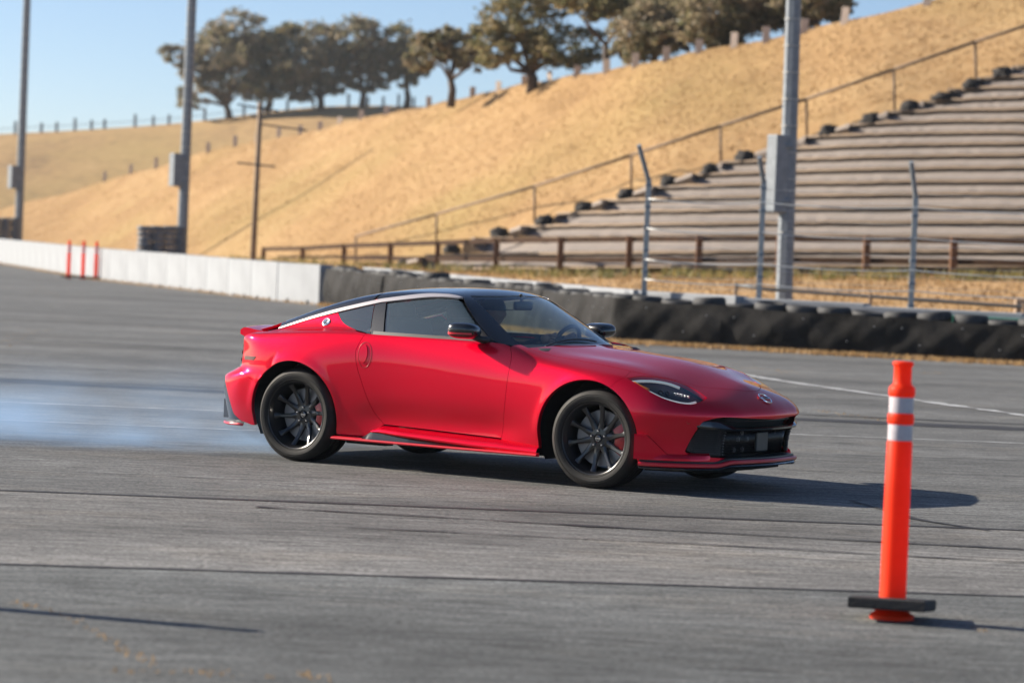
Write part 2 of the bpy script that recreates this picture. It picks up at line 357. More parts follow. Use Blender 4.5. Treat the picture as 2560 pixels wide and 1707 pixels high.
for xd in cols:
    for i, s in enumerate(srow):
        p = hill_pt(xd, s); V.append((p[0], p[1], p[2]+((wob(p[0], p[1]) if not on_terrace(xd, s) else -0.16) if 0 < i else 0.0)))
nr = len(srow)
F = [(i*nr+j, (i+1)*nr+j, (i+1)*nr+j+1, i*nr+j+1) for i in range(len(cols)-1) for j in range(nr-1)]
tag(mesh_obj('hillside', V, F, M['hill'], smooth=True), kind='structure')
# verge between wall and hill foot
V = []; nv = 12
def verge_pt(xd, t):
    b = at(xd, ytoe(xd), Ytoe(xd)); Y = Ywal(xd)+0.3; a = at(xd, 600, Y); a[2] = -0.02
    e = t*t*(3-2*t)
    return np.array([a[0]+(b[0]-a[0])*t, a[1]+(b[1]-a[1])*t, a[2]+(b[2]-a[2])*e])
for xd in cols:
    for j in range(nv):
        p = verge_pt(xd, j/(nv-1)); V.append((p[0], p[1], p[2]+(0.25*wob(p[0]*1.6, p[1]*1.6) if 0 < j < nv-1 else 0)))
F = [(i*nv+j, (i+1)*nv+j, (i+1)*nv+j+1, i*nv+j+1) for i in range(len(cols)-1) for j in range(nv-1)]
tag(mesh_obj('verge', V, F, M['dirt'], smooth=True), kind='structure')
# far hill behind on the left
Yf0, Yf1 = 275.0, 340.0
yfar = lin([(-1300, 500), (-900, 400), (-600, 338), (0, 308), (150, 301), (400, 285), (540, 268), (650, 252), (760, 243), (900, 243), (1000, 246), (1200, 262), (1600, 320), (2200, 420)])
V = []; cf = np.linspace(-1300, 2200, 141); sf = list(np.linspace(0, 1, 18))+[1.05, 1.2, 1.6]
for xd in cf:
    for s in sf:
        a = at(xd, 560, Yf0); c = at(xd, yfar(xd), Yf1)
        p = a+(c-a)*min(s, 1.0)
        if s > 1: p = c+np.array([0, 100*(s-1), -14*(s-1)])
        else: p[2] += (c[2]-a[2])*0.10*math.sin(math.pi*s)
        V.append((p[0], p[1], p[2]+1.2*wob(p[0]*0.25, p[1]*0.25)*(1 if s < 1 else 0)))
nr = len(sf)
F = [(i*nr+j, (i+1)*nr+j, (i+1)*nr+j+1, i*nr+j+1) for i in range(len(cf)-1) for j in range(nr-1)]
tag(mesh_obj('far_hill', V, F, M['hill_far'], smooth=True), kind='structure')

# ---- tufts of dry grass (uncountable)
def tufts(name, pts, hmin, hmax, mat, blades=4, wid=0.35, seed=0, lean=0.35):
    r = np.random.default_rng(seed); pts = np.asarray(pts); n = len(pts)
    P = np.repeat(pts, blades, 0); m = len(P)
    h = r.uniform(hmin, hmax, m); a = r.uniform(0, 2*np.pi, m)
    P = P+np.stack([r.normal(size=m)*hmax*0.4, r.normal(size=m)*hmax*0.4, np.zeros(m)], 1)
    wv = np.stack([np.cos(a), np.sin(a), np.zeros(m)], 1)*(h*wid*0.5)[:, None]
    tip = P+np.stack([r.normal(size=m)*lean*h, r.normal(size=m)*lean*h, h], 1)
    V = np.empty((m*3, 3)); V[0::3] = P-wv; V[1::3] = P+wv; V[2::3] = tip
    V[0::3, 2] -= 0.03; V[1::3, 2] -= 0.03
    o = mesh_obj(name, V, np.arange(m*3).reshape(-1, 3), mat); return o
pp = []
while len(pp) < 22000:
    xd = rng.uniform(-120, 2480); s = rng.uniform(0.0, 1.0)**1.0
    q_ = hill_pixel_y(xd, s)
    if q_ > np.interp(xd, [860, 2310, 2480], [600, 150, 90]): continue
    p = hill_pt(xd, s); pp.append((p[0], p[1], p[2]+wob(p[0], p[1])))
tag(tufts('hill_grass', pp, 0.03, 0.09, M['dry'], 4, 0.5, 11), 'short dry straw coloured grass covering the hillside', 'grass', kind='stuff')
pp = []; pw = []
while len(pp) < 6000:
    xd = rng.uniform(500, 2480); t = rng.uniform(0.03, 1.0); p = verge_pt(xd, t); pp.append(p)
    if rng.random() < 0.5 and t > 0.86: pw.append(p)
tag(tufts('verge_grass', pp, 0.05, 0.16, M['dry'], 4, 0.4, 12), 'dry grass on the verge behind the tyre wall', 'grass', kind='stuff')
pw2 = []
for c in pw[:150]:
    for _ in range(5): pw2.append(c+np.array([rng.normal()*0.25, rng.normal()*0.25, 0]))
tag(tufts('verge_weeds', pw2, 0.12, 0.38, M['weed'], 5, 0.22, 13), 'yellow green weeds along the foot of the timber fence', 'weeds', kind='stuff')
# dry strip at the foot of the tyre wall and in the cracks of the asphalt
def wall_xy(t):
    W = np.array(WALL); d = np.concatenate([[0], np.cumsum(np.linalg.norm(np.diff(W, axis=0), axis=1))])
    return np.stack([np.interp(t, d, W[:, 0]), np.interp(t, d, W[:, 1])], -1)
Wa = np.array(WALL); Wd = np.concatenate([[0], np.cumsum(np.linalg.norm(np.diff(Wa, axis=0), axis=1))])
pp = []
for _ in range(5200):
    t = rng.uniform(Wd[5], Wd[10]); p = wall_xy(t); q = abs(rng.normal())*0.35; pp.append((p[0]-0.25*q, p[1]-0.42-q, 0.0))
for _ in range(900):
    t = rng.uniform(Wd[1], Wd[5]); p = wall_xy(t); pp.append((p[0]-0.1, p[1]-0.35-abs(rng.normal())*0.2, 0.0))
tag(tufts('wall_foot_grass', pp, 0.03, 0.10, M['dry'], 4, 0.5, 14), 'strip of dry grass along the foot of the tyre wall', 'grass', kind='stuff')
cr = []
def crackline(pts, n, sp):
    pts = np.array(pts, float)
    for _ in range(n):
        t = rng.uniform(0, len(pts)-1); i = int(t); p = pts[i]+(pts[min(i+1, len(pts)-1)]-pts[i])*(t-i); cr.append((p[0]+rng.normal()*sp, p[1]+rng.normal()*sp*2.0, 0.0))
for seg, n, sp in [([(10, 800), (35, 770), (110, 758)], 60, 0.10), ([(95, 668), (130, 680)], 40, 0.12), ([(0, 655), (20, 662)], 20, 0.1), ([(1700, 845), (1790, 850), (1830, 860)], 60, 0.12), ([(1870, 942), (1960, 955), (2050, 968)], 70, 0.05), ([(2120, 858), (2160, 856)], 26, 0.1),
                   ([(20, 1382), (130, 1405), (260, 1475), (280, 1495), (360, 1530)], 60, 0.012), ([(240, 1540), (440, 1545), (560, 1548), (640, 1560)], 24, 0.015), ([(690, 1550), (760, 1560)], 16, 0.02), ([(2240, 1445), (2270, 1450)], 8, 0.01)]:
    g = []
    for x, y in seg:
        d = FW + RT*(x/0.91875-1280)/FPX + UP*(853.5-y/0.91875)/FPX; tt = -CAM_H/d[2]; g.append((tt*d[0], tt*d[1]))
    crackline(g, n, sp)
tag(tufts('crack_weeds', cr, 0.005, 0.020, M['dry'], 3, 1.0, 15), 'dried weeds growing in the asphalt cracks', 'weeds', kind='stuff')

# ================================================================== BARRIERS
# white concrete wall, block by block
def wall_block(L, H):
    # front outline with two fork slots at the foot
    q = 0.22; s0, s1, s2, s3 = L*0.22, L*0.22+q, L*0.78-q, L*0.78
    fo = [(0, 0), (s0, 0), (s0, .09), (s1, .09), (s1, 0), (s2, 0), (s2, .09), (s3, .09), (s3, 0), (L, 0), (L, H-.02), (L-.02, H), (.02, H), (0, H-.02)]
    mb = MB(); mb.prism([(x, 0, z) for x, z in fo], (0, -0.20, 0), (0, 0.20, 0)); return mb
tcur = Wd[5]-0.02; k = 0
Lb = 3.02
while tcur > Wd[0]+4 and k < 36:
    a = wall_xy(tcur); b = wall_xy(tcur-Lb); d = b-a; ang = math.atan2(d[1], d[0])
    Y = (a[1]+b[1])/2
    H = float(np.interp(Y, [76, 92, 145, 200], [1.07, 1.13, 1.27, 1.4]))
    o = wall_block(Lb-0.04, H).build('concrete_barrier', M['concrete_white'])
    o.rotation_euler = (0, 0, ang); o.location = (a[0], a[1]+0.20, 0)
    lab = ['white concrete barrier block butting against the end of the dark tyre wall', 'white concrete barrier block next but one to the tyre wall'][k] if k < 2 else f'white concrete barrier block, {ORD[k]} one left of the tyre wall'
    tag(o, lab, 'barrier', 'white concrete barrier blocks along the track'); k += 1; tcur -= Lb
# concrete wall carrying on behind the tyres
tcur = Wd[5]+0.6; k = 0
while tcur < Wd[10]+1:
    a = wall_xy(tcur); b = wall_xy(tcur+Lb); d = b-a; ang = math.atan2(d[1], d[0]); nrm = np.array([-math.sin(ang), math.cos(ang)])
    H = float(np.interp(tcur, [Wd[5], Wd[7], Wd[9], Wd[10]], [1.04, 0.94, 0.82, 0.80]))
    mb = MB(); mb.box((Lb/2, 0.0, H/2), (Lb-0.02, 0.34, H), bev=0.02)
    o = mb.build('concrete_barrier', M['concrete_white'])
    off = 1.02
    o.location = (a[0]+nrm[0]*off, a[1]+nrm[1]*off, 0.02); o.rotation_euler = (0, 0, ang)
    tag(o, f'white topped concrete block behind the tyre wall, {ORD[k]} counted from the left', 'barrier', 'concrete blocks behind the tyre wall'); k += 1; tcur += Lb
# tyres on top of the wall, belting in front
def tyre_mesh(R, r, hw, name, n=28):
    prof = [(R-0.10, -hw*0.80), (R-0.060, -hw), (R-0.022, -hw*0.84), (R-0.003, -hw*0.45), (R-0.003, hw*0.45), (R-0.022, hw*0.84), (R-0.060, hw), (R-0.10, hw*0.80), (R-0.115, hw*0.55), (R-0.10, 0.0), (R-0.115, -hw*0.55)]
    mb = MB(); mb.lathe(prof, n, closed=True); return mb
proto_t = None; k = 0; tcur = Wd[5]+0.10
while tcur < Wd[10]:
    c = wall_xy(tcur); a = wall_xy(tcur-0.3); b = wall_xy(tcur+0.3); d = b-a; ang = math.atan2(d[1], d[0]); nrm = np.array([-math.sin(ang), math.cos(ang)])
    top = float(np.interp(tcur, [Wd[5], Wd[7], Wd[8], Wd[9], Wd[10]], [1.03, 0.90, 0.83, 0.775, 0.755]))
    for lev in range(1):
        if proto_t is None: o = proto_t = tyre_mesh(0.32, 0.1, 0.105, 't').build('old_tyre', M['tyre_old'], smooth=True)
        else: o = proto_t.copy(); COL.objects.link(o)
        o.location = (c[0]+nrm[0]*0.36+rng.normal()*0.03, c[1]+nrm[1]*0.36+rng.normal()*0.03, top-0.105-0.205*lev+rng.normal()*0.03)
        o.rotation_euler = (rng.normal()*0.05, rng.normal()*0.05, rng.uniform(0, 6))
        tag(o, f'old black tyre on top of the long tyre wall, {ORD[k]} from its left end', 'tyre', 'tyres of the tyre wall')
    k += 1; tcur += 0.635
k = 0; tcur = Wd[5]+0.02
while tcur < Wd[10]-0.5:
    Lp = [3.3, 2.7, 3.6, 3.0][k % 4]; t1 = min(tcur+Lp, Wd[10]); n = 40; mz = 12; V = []; r = np.random.default_rng(200+k); ph = r.uniform(0, 6, 6)
    for i in range(n+1):
        t = tcur+(t1-tcur+0.10)*i/n; p = wall_xy(t); a = wall_xy(t-0.2); b = wall_xy(t+0.2); d = (b-a)/np.linalg.norm(b-a); nrm = np.array([-d[1], d[0]])
        H = float(np.interp(t, [Wd[5], Wd[7], Wd[8], Wd[9], Wd[10]], [0.965, 0.815, 0.735, 0.67, 0.65]))
        for j in range(mz+1):
            v = j/mz; w = 0.06*math.sin(1.9*t+2.1*v+ph[0])+0.05*math.sin(4.1*t-4.3*v+ph[1])+0.035*math.sin(7.3*t+6*v+ph[2])+0.018*math.sin(13*t-9*v+ph[4])
            off = -0.02-0.05*math.sin(math.pi*v)-0.36*w*(0.35+v*(1-v)*3)-(0.012 if k % 2 else 0.0)
            V.append((p[0]+nrm[0]*off, p[1]+nrm[1]*off, 0.004+H*v*(1+0.025*math.sin(2.7*t+ph[3]) if j == mz else 1)))
    F = [(i*(mz+1)+j, (i+1)*(mz+1)+j, (i+1)*(mz+1)+j+1, i*(mz+1)+j+1) for i in range(n) for j in range(mz)]
    o = mesh_obj('rubber_belt', V, F, M['belt'], smooth=True)
    tag(o, f'dusty black rubber belting panel on the tyre wall, {ORD[k]} from its left end', 'belting', 'belting panels of the tyre wall')
    for (i, j) in [(4, 9), (20, 10), (36, 9), (9, 4), (30, 4)]:
        q = np.array(V[i*(mz+1)+j]); bb = MB(); bb.lathe([(0.0, -0.02), (0.012, -0.02), (0.011, -0.03), (0.0, -0.034)], 10, axis='y'); c = bb.build('bolt_washer', M['bolt'], o); c.location = q
    k += 1; tcur = t1

# ================================================================== CATCH FENCE, POLES
def lattice_post(name, base, H, bend):
    e = empty(name, base)
    mb = MB(); w = 0.045
    mb.box((0, -w, H/2), (0.10, 0.012, H)); mb.box((0, w, H/2), (0.10, 0.012, H)); mb.box((0, 0, H/2), (0.012, 2*w-0.012, H)); mb.build('post', M['galv_light'], e)
    mb = MB(); mb.tube([(0, 0, H-0.05), tuple(np.array((0, 0, H))+np.array(bend))], 0.048, 8); mb.build('overhang_arm', M['galv'], e)
    for z in np.arange(0.5, H, 0.42):
        mb = MB(); mb.box((0, 0, z), (0.125, 0.13, 0.05), bev=0.008); mb.build('cable_clamp', M['galv'], e)
    return e
posts = [(1478, 54.6, 3.14, (-0.24, -0.45, 0.62)), (1742, 53.7, 3.18, (-0.14, -0.4, 0.42)), (2092, 52.6, 2.98, (-0.17, -0.4, 0.60)), (2560, 51.2, 3.0, (-0.17, -0.4, 0.6))]
pb = []
for i, (xd, Y, H, bend) in enumerate(posts):
    p = at(xd, 700, Y); p[2] = 0.0
    e = lattice_post('fence_post', p, H, bend); pb.append(p)
    tag(e, ['galvanised catch fence post nearest the car, its arm bent over at the top', 'galvanised catch fence post just left of the tall light pole', 'pale galvanised catch fence post standing alone right of the light pole', 'galvanised catch fence post beyond the right edge'][i], 'fence post', 'catch fence posts')
fl = at(1100, 700, 57.0); fl[2] = 0
for ci, z in enumerate([0.42, 0.80, 1.20, 1.58, 2.18, 2.75]):
    pts = [pb[0]] + pb[1:]; P = []
    for i in range(len(pts)-1):
        for t in np.linspace(0, 1, 9)[:-1 if i < len(pts)-2 else None]:
            q = pts[i]+(pts[i+1]-pts[i])*t; P.append((q[0], q[1]-0.07, z-0.05*4*t*(1-t)))
    mb = MB(); mb.tube(P, 0.013, 6); o = mb.build('fence_cable', M['cable'], smooth=True)
    tag(o, f'steel catch fence cable, {["lowest","second from the bottom","third from the bottom","fourth from the bottom","second from the top","topmost straight"][ci]} of six', 'cable', 'catch fence cables')
for ci, z in enumerate(np.linspace(0.3, 3.0, 15)):
    mb = MB(); mb.tube([(q[0], q[1]+0.07, z) for q in pb], 0.0035, 4); tag(mb.build('mesh_wire', M['cable']), f'fine horizontal wire of the catch fence, {ORD[ci]} from the bottom', 'wire', 'fine wires of the catch fence')
# dark low pipe rail behind the catch fence
P = []; rail = empty('pipe_rail', at(1700, 700, 58)*np.array([1, 1, 0]))
base = np.array(rail.location)
for xd, yd in [(1690, 655), (1760, 664), (1900, 674), (2100, 688), (2352, 705), (2600, 722)]: P.append(at(xd, yd, 57.5-(xd-1690)*0.004)-base)
mb = MB(); mb.tube(P, 0.035, 8); mb.build('rail', M['dark_pipe'], rail, smooth=True)
for p in (P[0], P[2]*0.5+P[3]*0.5, P[4]):
    mb = MB(); mb.tube([(p[0], p[1], -0.1), (p[0], p[1], p[2]+0.06)], 0.04, 8); mb.build('post', M['wood_pole'], rail)
tag(rail, 'low dark pipe rail on short posts behind the catch fence', 'rail')
mb = MB(); mb.box((0, 0, 0.55), (0.36, 0.3, 1.15), bev=0.02); p = at(2350, 720, 58); o = mb.build('grey_stump', M['wood_pole'], loc=(p[0], p[1], -0.05)); tag(o, 'short grey stump at the right edge behind the catch fence', 'stump')
mb = MB(); mb.box((0, 0, 0), (1.9, 0.05, 0.16), bev=0.01); p = at(2290, 737, 50.75); o = mb.build('green_board', M['green'], loc=(p[0], p[1]+0.5, p[2]-0.03)); o.rotation_euler = (0, 0, -0.42); tag(o, 'green board on top of the tyre wall at the right edge', 'board')

def light_pole(xd_b, xd_t, Y, wid_px, box, zb=0.0, top_y=-420):
    sc = 6474.0/Y; b = at(xd_b, 600, Y); b[2] = zb
    t = at(xd_t, 0, Y); H = t[2]-zb; lean = t[0]-b[0]; up = 1.12
    e = empty('light_pole', b); r = wid_px/sc/2; n = 8
    mb = MB(); mb.tube([(0, 0, -0.2), (lean*0.5, 0, H*0.5), (lean, 0, H), (lean*up, 0, H*up)], [r, r*0.93, r*0.86, r*0.78], 8); mb.build('shaft', M['galv'], e)
    mb = MB(); mb.tube([(0, 0, 0.0), (0, 0, 0.25)], [r*1.7, r*1.7], 12); mb.build('base_flange', M['galv'], e)
    x0, x1, y0, y1 = box; q0 = at(x0, y0, Y-r); q1 = at(x1, y1, Y-r)
    cx = (q0[0]+q1[0])/2-b[0]; h = abs(q0[2]-q1[2]); cz = (q0[2]+q1[2])/2-zb; w = abs(q1[0]-q0[0])
    a = math.radians(35)
    R = np.array([[math.cos(a), -math.sin(a), 0], [math.sin(a), math.cos(a), 0], [0, 0, 1]])
    mb = MB(); mb.box((cx, -r*0.6, cz), (w*0.80, w*0.66, h), R, bev=0.02); bo = mb.build('control_cabinet', M['galv'], e)
    for f in (-0.36, 0.36):
        mb = MB(); mb.box((cx+w*0.3, -r*0.2, cz+h*f), (w*0.5, r*2.3, 0.05)); mb.build('bracket', M['galv'], e)
    for z in np.arange(H*0.32, H*0.98, 0.55):
        mb = MB(); mb.lathe([(r*0.97, -0.012), (r*0.99, -0.012), (r*0.99, 0.012), (r*0.97, 0.012)], 12, closed=True); o = mb.build('band', M['galv_light'], e); o.location = (lean*z/H, 0, z)
    return e
tag(light_pole(1806, 1823, 58.5, 40, (1764, 1812, 309, 489)), 'tall grey steel light pole with a long cabinet, in front of the terraces', 'light pole', 'light poles')
tag(light_pole(416, 441, 101.5, 25, (389, 424, 352, 429)), 'tall grey light pole behind the white barrier, its foot beside stacked tyres', 'light pole', 'light poles')
tag(light_pole(40, 62, 152, 20, (18, 48, 380, 434)), 'leftmost and most distant tall grey light pole', 'light pole', 'light poles')
# tyres stacked at the poles
tp2 = None
def stacks(xds, Y, ytop, nlev, where, grp):
    global tp2
    for i, (xd, nm) in enumerate(xds):
        p = at(xd, ytop, Y+0.25*i)
        for l in range(nlev):
            if tp2 is None: o = tp2 = tyre_mesh(0.27, 0.1, 0.088, 't', 24).build('stacked_tyre', M['tyre_stack'], smooth=True)
            else: o = tp2.copy(); COL.objects.link(o)
            o.location = (p[0]+rng.normal()*0.015, p[1], p[2]-0.09-0.188*l); o.rotation_euler = (rng.normal()*0.02, rng.normal()*0.02, rng.uniform(0, 6))
            tag(o, f'old tyre, {ORD[l]} from the top of the {nm} stack beside the {where} light pole', 'tyre', grp)
stacks([(333, 'leftmost'), (361, 'second'), (389, 'third'), (413, 'rightmost')], 98.9, 519, 9, 'middle', 'tyres stacked at the middle pole')
stacks([(-8, 'leftmost'), (13, 'middle'), (36, 'rightmost')], 148, 500, 8, 'leftmost', 'tyres stacked at the leftmost pole')

# ---- utility pole on the hill
b = at(580, 600, 97.0); b[2] = 0.15; e = empty('utility_pole', b); t = at(598, 236, b[1])-b
mb = MB(); mb.tube([(0, 0, -0.5), t*0.5, t], [0.115, 0.10, 0.09], 12); mb.build('shaft', M['wood_pole'], e, smooth=True)
for (xa, ya, xb2, yb) in [(545, 240, 640, 256), (545, 374, 632, 383), (600, 286, 705, 300)]:
    p0 = at(xa, ya, b[1]-0.25)-b; p1 = at(xb2, yb, b[1]-0.25)-b; d = p1-p0; Lc = np.linalg.norm(d); mid = (p0+p1)/2
    ang = math.atan2(d[2], d[0]); R = np.array([[math.cos(ang), 0, -math.sin(ang)], [0, 1, 0], [math.sin(ang), 0, math.cos(ang)]])
    mb = MB(); mb.box(mid, (Lc, 0.06, 0.055), R); mb.build('crossarm', M['dark_pipe'], e)
tag(e, 'brown wooden utility pole with dark crossarms on the hillside', 'utility pole')

# ---- brown post and rail fence
fp = [(605, 568, 604), (695, 566, 606), (790, 560, 614), (897, 556, 620), (1005, 552, 626), (1140, 546, 632), (1287, 544, 636), (1445, 542, 638), (1605, 541, 638), (1790, 541, 638), (1990, 542, 640), (2190, 545, 643), (2400, 548, 646), (2620, 552, 650)]
e = empty('timber_fence', at(605, 604, Ytoe(605)-1.2))
fb = np.array(e.location); tops = []
for xd, y0, y1 in fp:
    Y = Ytoe(xd)-1.2; a = at(xd, y1+6, Y)-fb; b = at(xd, y0, Y)-fb
    mb = MB(); mb.box((a+b)/2, (0.20, 0.20, b[2]-a[2]), bev=0.015); mb.build('post', M['wood_rail'], e); tops.append((b, b[2]-at(xd, y1, Y)[2]+fb[2]))
for i in range(len(tops)-1):
    (p, h0), (q, h1) = tops[i], tops[i+1]
    for fr in ((0.02, 0.52) if i > 1 else (0.02,)):
        a = p+np.array([0, 0.14, -h0*fr-0.07]); c = q+np.array([0, 0.14, -h1*fr-0.07]); d = c-a; L_ = np.linalg.norm(d); ax = d/L_; ay = np.cross([0, 0, 1.0], ax); ay /= np.linalg.norm(ay); az = np.cross(ax, ay)
        mb = MB(); mb.box((a+c)/2, (L_-0.01, 0.07, 0.17), np.stack([ax, ay, az], 1), bev=0.01); mb.build('rail', M['wood_dark'], e)
tag(e, 'brown timber post and rail fence along the foot of the hill', 'fence')

# ---- terraces
yr = [667, 630, 594, 558, 521, 486, 455, 420.6, 390, 361, 334, 305, 276, 247, 221.6, 196, 172]
cl = [(1032, 656), (1146, 619), (1265, 578), (1379, 548), (1476, 515), (1582, 483), (1690, 450.5), (1793, 420), (1879, 388), (1990, 357), (2086, 325), (2192, 295), (2290, 264), (2379, 238.6), (2443.7, 209.7), (2518, 181), (2600, 154)]
terr = empty('terraced_bank', at(1600, 620, 86)); tb = np.array(terr.location)
rows = []
for k in range(17):
    xl, yl = cl[k][0]-62, cl[k][1]+21; P = []
    for t in np.linspace(0, 1, 90):
        x = xl+(3500-xl)*t
        # straight towards the right edge, flattening near it
        y = yl+(yr[k]-yl)*((x-xl)/(2560-xl)) if True else 0
        y += -7.0*math.sin(math.pi*min(1.0, (x-xl)/(2560-xl)))*(0.6 if k < 12 else 0.3)
        p, s = hill_at_pixel(x*0.91875, y*0.91875); p = p+np.array([-0.20, -0.34, 0.02+rng.normal()*0.008]); P.append(p)
    rows.append(np.array(P))
mx_ = [hill_at_pixel(x*0.91875, (y+11)*0.91875)[0][0]-0.22 for x, y in cl]
for k in range(17):
    P = rows[k]; d = np.gradient(P, axis=0); d[:, 2] = 0; d /= np.linalg.norm(d, axis=1)[:, None]; nb = np.stack([-d[:, 1], d[:, 0], 0*d[:, 0]], 1)   # away from the camera
    sec = [(-0.13, -0.035), (-0.13, 0.035), (0.06, 0.045), (0.06, -0.035)]
    V = []; F = []
    for i in range(len(P)):
        for (u, w) in sec: V.append(P[i]+nb[i]*u+np.array([0, 0, w])-tb)
    for i in range(len(P)-1):
        for j in range(4): F.append((i*4+j, i*4+(j+1) % 4, (i+1)*4+(j+1) % 4, (i+1)*4+j))
    F += [(0, 1, 2, 3), tuple(len(V)-4+j for j in (3, 2, 1, 0))]
    mesh_obj('timber_edging', V, F, M['wood_tie'], terr)
    if k < 16:
        # gravel bank up to the next timber
        Q = rows[k+1]; V = []; F = []
        for i in range(len(P)):
            a = P[i]; j = int(np.clip(i, 0, len(Q)-1)); c = Q[j]
            if Q[0][0] > a[0]:                       # left of the next row's end: run up short
                t = np.clip((a[0]-P[0][0])/(Q[0][0]-P[0][0]+1e-6), 0, 1); c = a+(Q[0]-P[0])*np.array([0, 1, 1])*t*0.9
            else:
                c = np.array([np.interp(a[0], Q[:, 0], Q[:, m]) for m in range(3)])
            b0 = a+nb[i]*0.05+np.array([0, 0, 0.06]); b1 = c+nb[i]*0.10+np.array([0, 0, -0.092]); mid = b0*0.45+b1*0.55+np.array([0, 0, -0.02]); b2 = c+nb[i]*0.12+np.array([0, 0, 0.02])
            if a[0] < mx_[k]-0.05: continue
            V += [b0-tb, mid-tb, b1-tb, b2-tb]
        for i in range(len(V)//4-1):
            for j in range(3): F.append((i*4+j, (i+1)*4+j, (i+1)*4+j+1, i*4+j+1))
        mesh_obj('gravel_bank', V, F, M['gravel'], terr, smooth=False)
tag(terr, 'terraced seating bank of grey gravel rows edged with timber', 'terrace')
# dark mounds closing the left end of each row
for k in range(16):
    x, y = cl[k]; p, s = hill_at_pixel(x*0.91875, (y+11)*0.91875); p = p+np.array([-0.22, -0.42, -0.02])
    r = np.random.default_rng(40+k); nu, nv2 = 18, 8; V = []; F = []
    wide = 1.35 if k == 13 else 1.0; hh = 0.34*(0.8 if k == 13 else 1.0)
    for j in range(nv2+1):
        ph = math.pi/2*j/nv2
        for i in range(nu):
            th = 2*math.pi*i/nu; q = 1+0.16*r.normal()*(1 if j < nv2 else 0)
            V.append((0.35*wide*q*math.cos(th)*math.cos(ph)**0.6, 0.34*q*math.sin(th)*math.cos(ph)**0.6, hh*math.sin(ph)*(1+0.08*r.normal())-0.05))
    for j in range(nv2):
        for i in range(nu): F.append((j*nu+i, j*nu+(i+1) % nu, (j+1)*nu+(i+1) % nu, (j+1)*nu+i))
    o = mesh_obj('dark_mound', V, F, M['clump'], smooth=True, loc=p)
    tag(o, f'dark lumpy mound at the left end of the {ORD[k]} terrace row from the bottom', 'mound', 'mounds at the terrace ends')

# ---- pipe rail climbing the hill beside the terraces
pr = [(818, 543, 600), (1003, 492, 548), (1228, 428, 498), (1450, 357, 428), (1655, 290, 372), (1852, 228, 305), (2053, 160, 252), (2240, 97, 192), (2440, 32, 130)]
e = empty('hill_fence', hill_at_pixel(818, 600)[0]); hb = np.array(e.location); top = []
for xd, y0, y1 in pr:
    p, s = hill_at_pixel(xd, y1); p = p+np.array([0, -0.3, 0]); q = at(xd, y0, p[1]); top.append(q-hb)
    mb = MB(); mb.tube([p-hb-np.array([0, 0, 0.25]), q-hb], 0.045, 8); mb.build('post', M['pipe_brown'], e, smooth=True)
for i in range(len(top)-1):
    mb = MB(); mb.tube([top[i], top[i+1]], 0.055, 8); mb.build('rail', M['pipe_brown'], e, smooth=True)
tag(e, 'brown pipe rail on posts climbing the hill beside the terraces', 'railing')

# ---- marker boards on the crest
bd = [(240, 405), (300, 388), (358, 372), (478, 338), (540, 322), (590, 314), (640, 305), (690, 298), (735, 289), (780, 278), (830, 263), (888, 252), (985, 236), (1035, 224), (1085, 211), (1145, 202), (1205, 188), (1262, 174), (1325, 162), (1394, 150), (1460, 136), (1530, 120), (1606, 104), (1686, 87), (1760, 72), (1845, 52), (1940, 30), (2130, -6)]
nb_ = len(bd)
for i, (xd, yd) in enumerate(bd):
    Y = Ycre(xd)-0.4 if xd > 600 else Ycre(xd)-1.0
    c = at(xd, ycre(xd)+2, Y); tp = at(xd, yd-13, Y); h = max(0.55, tp[2]-c[2]); c[2] = c[2]-0.15
    w = 0.29
    mb = MB(); mb.box((0, 0, h/2), (w, 0.05, h+0.15), bev=0.008); o = mb.build('marker_board', M['marker'], loc=c); o.rotation_euler = (0.0, rng.normal()*0.03, rng.normal()*0.25-0.2)
    tag(o, f'pale upright marker board on the hill crest, {ORD[nb_-1-i]} from the right', 'marker board', 'marker boards along the crest')
# fence on the far crest
for i, xd in enumerate([35, 95, 130, 172, 210, 240, 310, 352, 388, 470, 520, 560, 600, 660, 720, 800, 845, 880, 915, 950]):
    p = at(xd, yfar(xd)+2, Yf1-1); h = 1.0 if i % 3 else 1.35
    mb = MB(); mb.box((0, 0, h/2), (0.32, 0.12, h+0.4)); o = mb.build('far_fence_post', M['galv'], loc=p)
    tag(o, f'tiny fence post on the far skyline, {ORD[i]} from the left', 'fence post', 'fence posts on the far skyline')
mb = MB(); mb.tube([at(xd, yfar(xd)-12, Yf1-1) for xd in np.linspace(-20, 620, 20)], 0.04, 5); tag(mb.build('far_fence_wire', M['galv']), 'thin wire of the fence on the far skyline', 'wire')

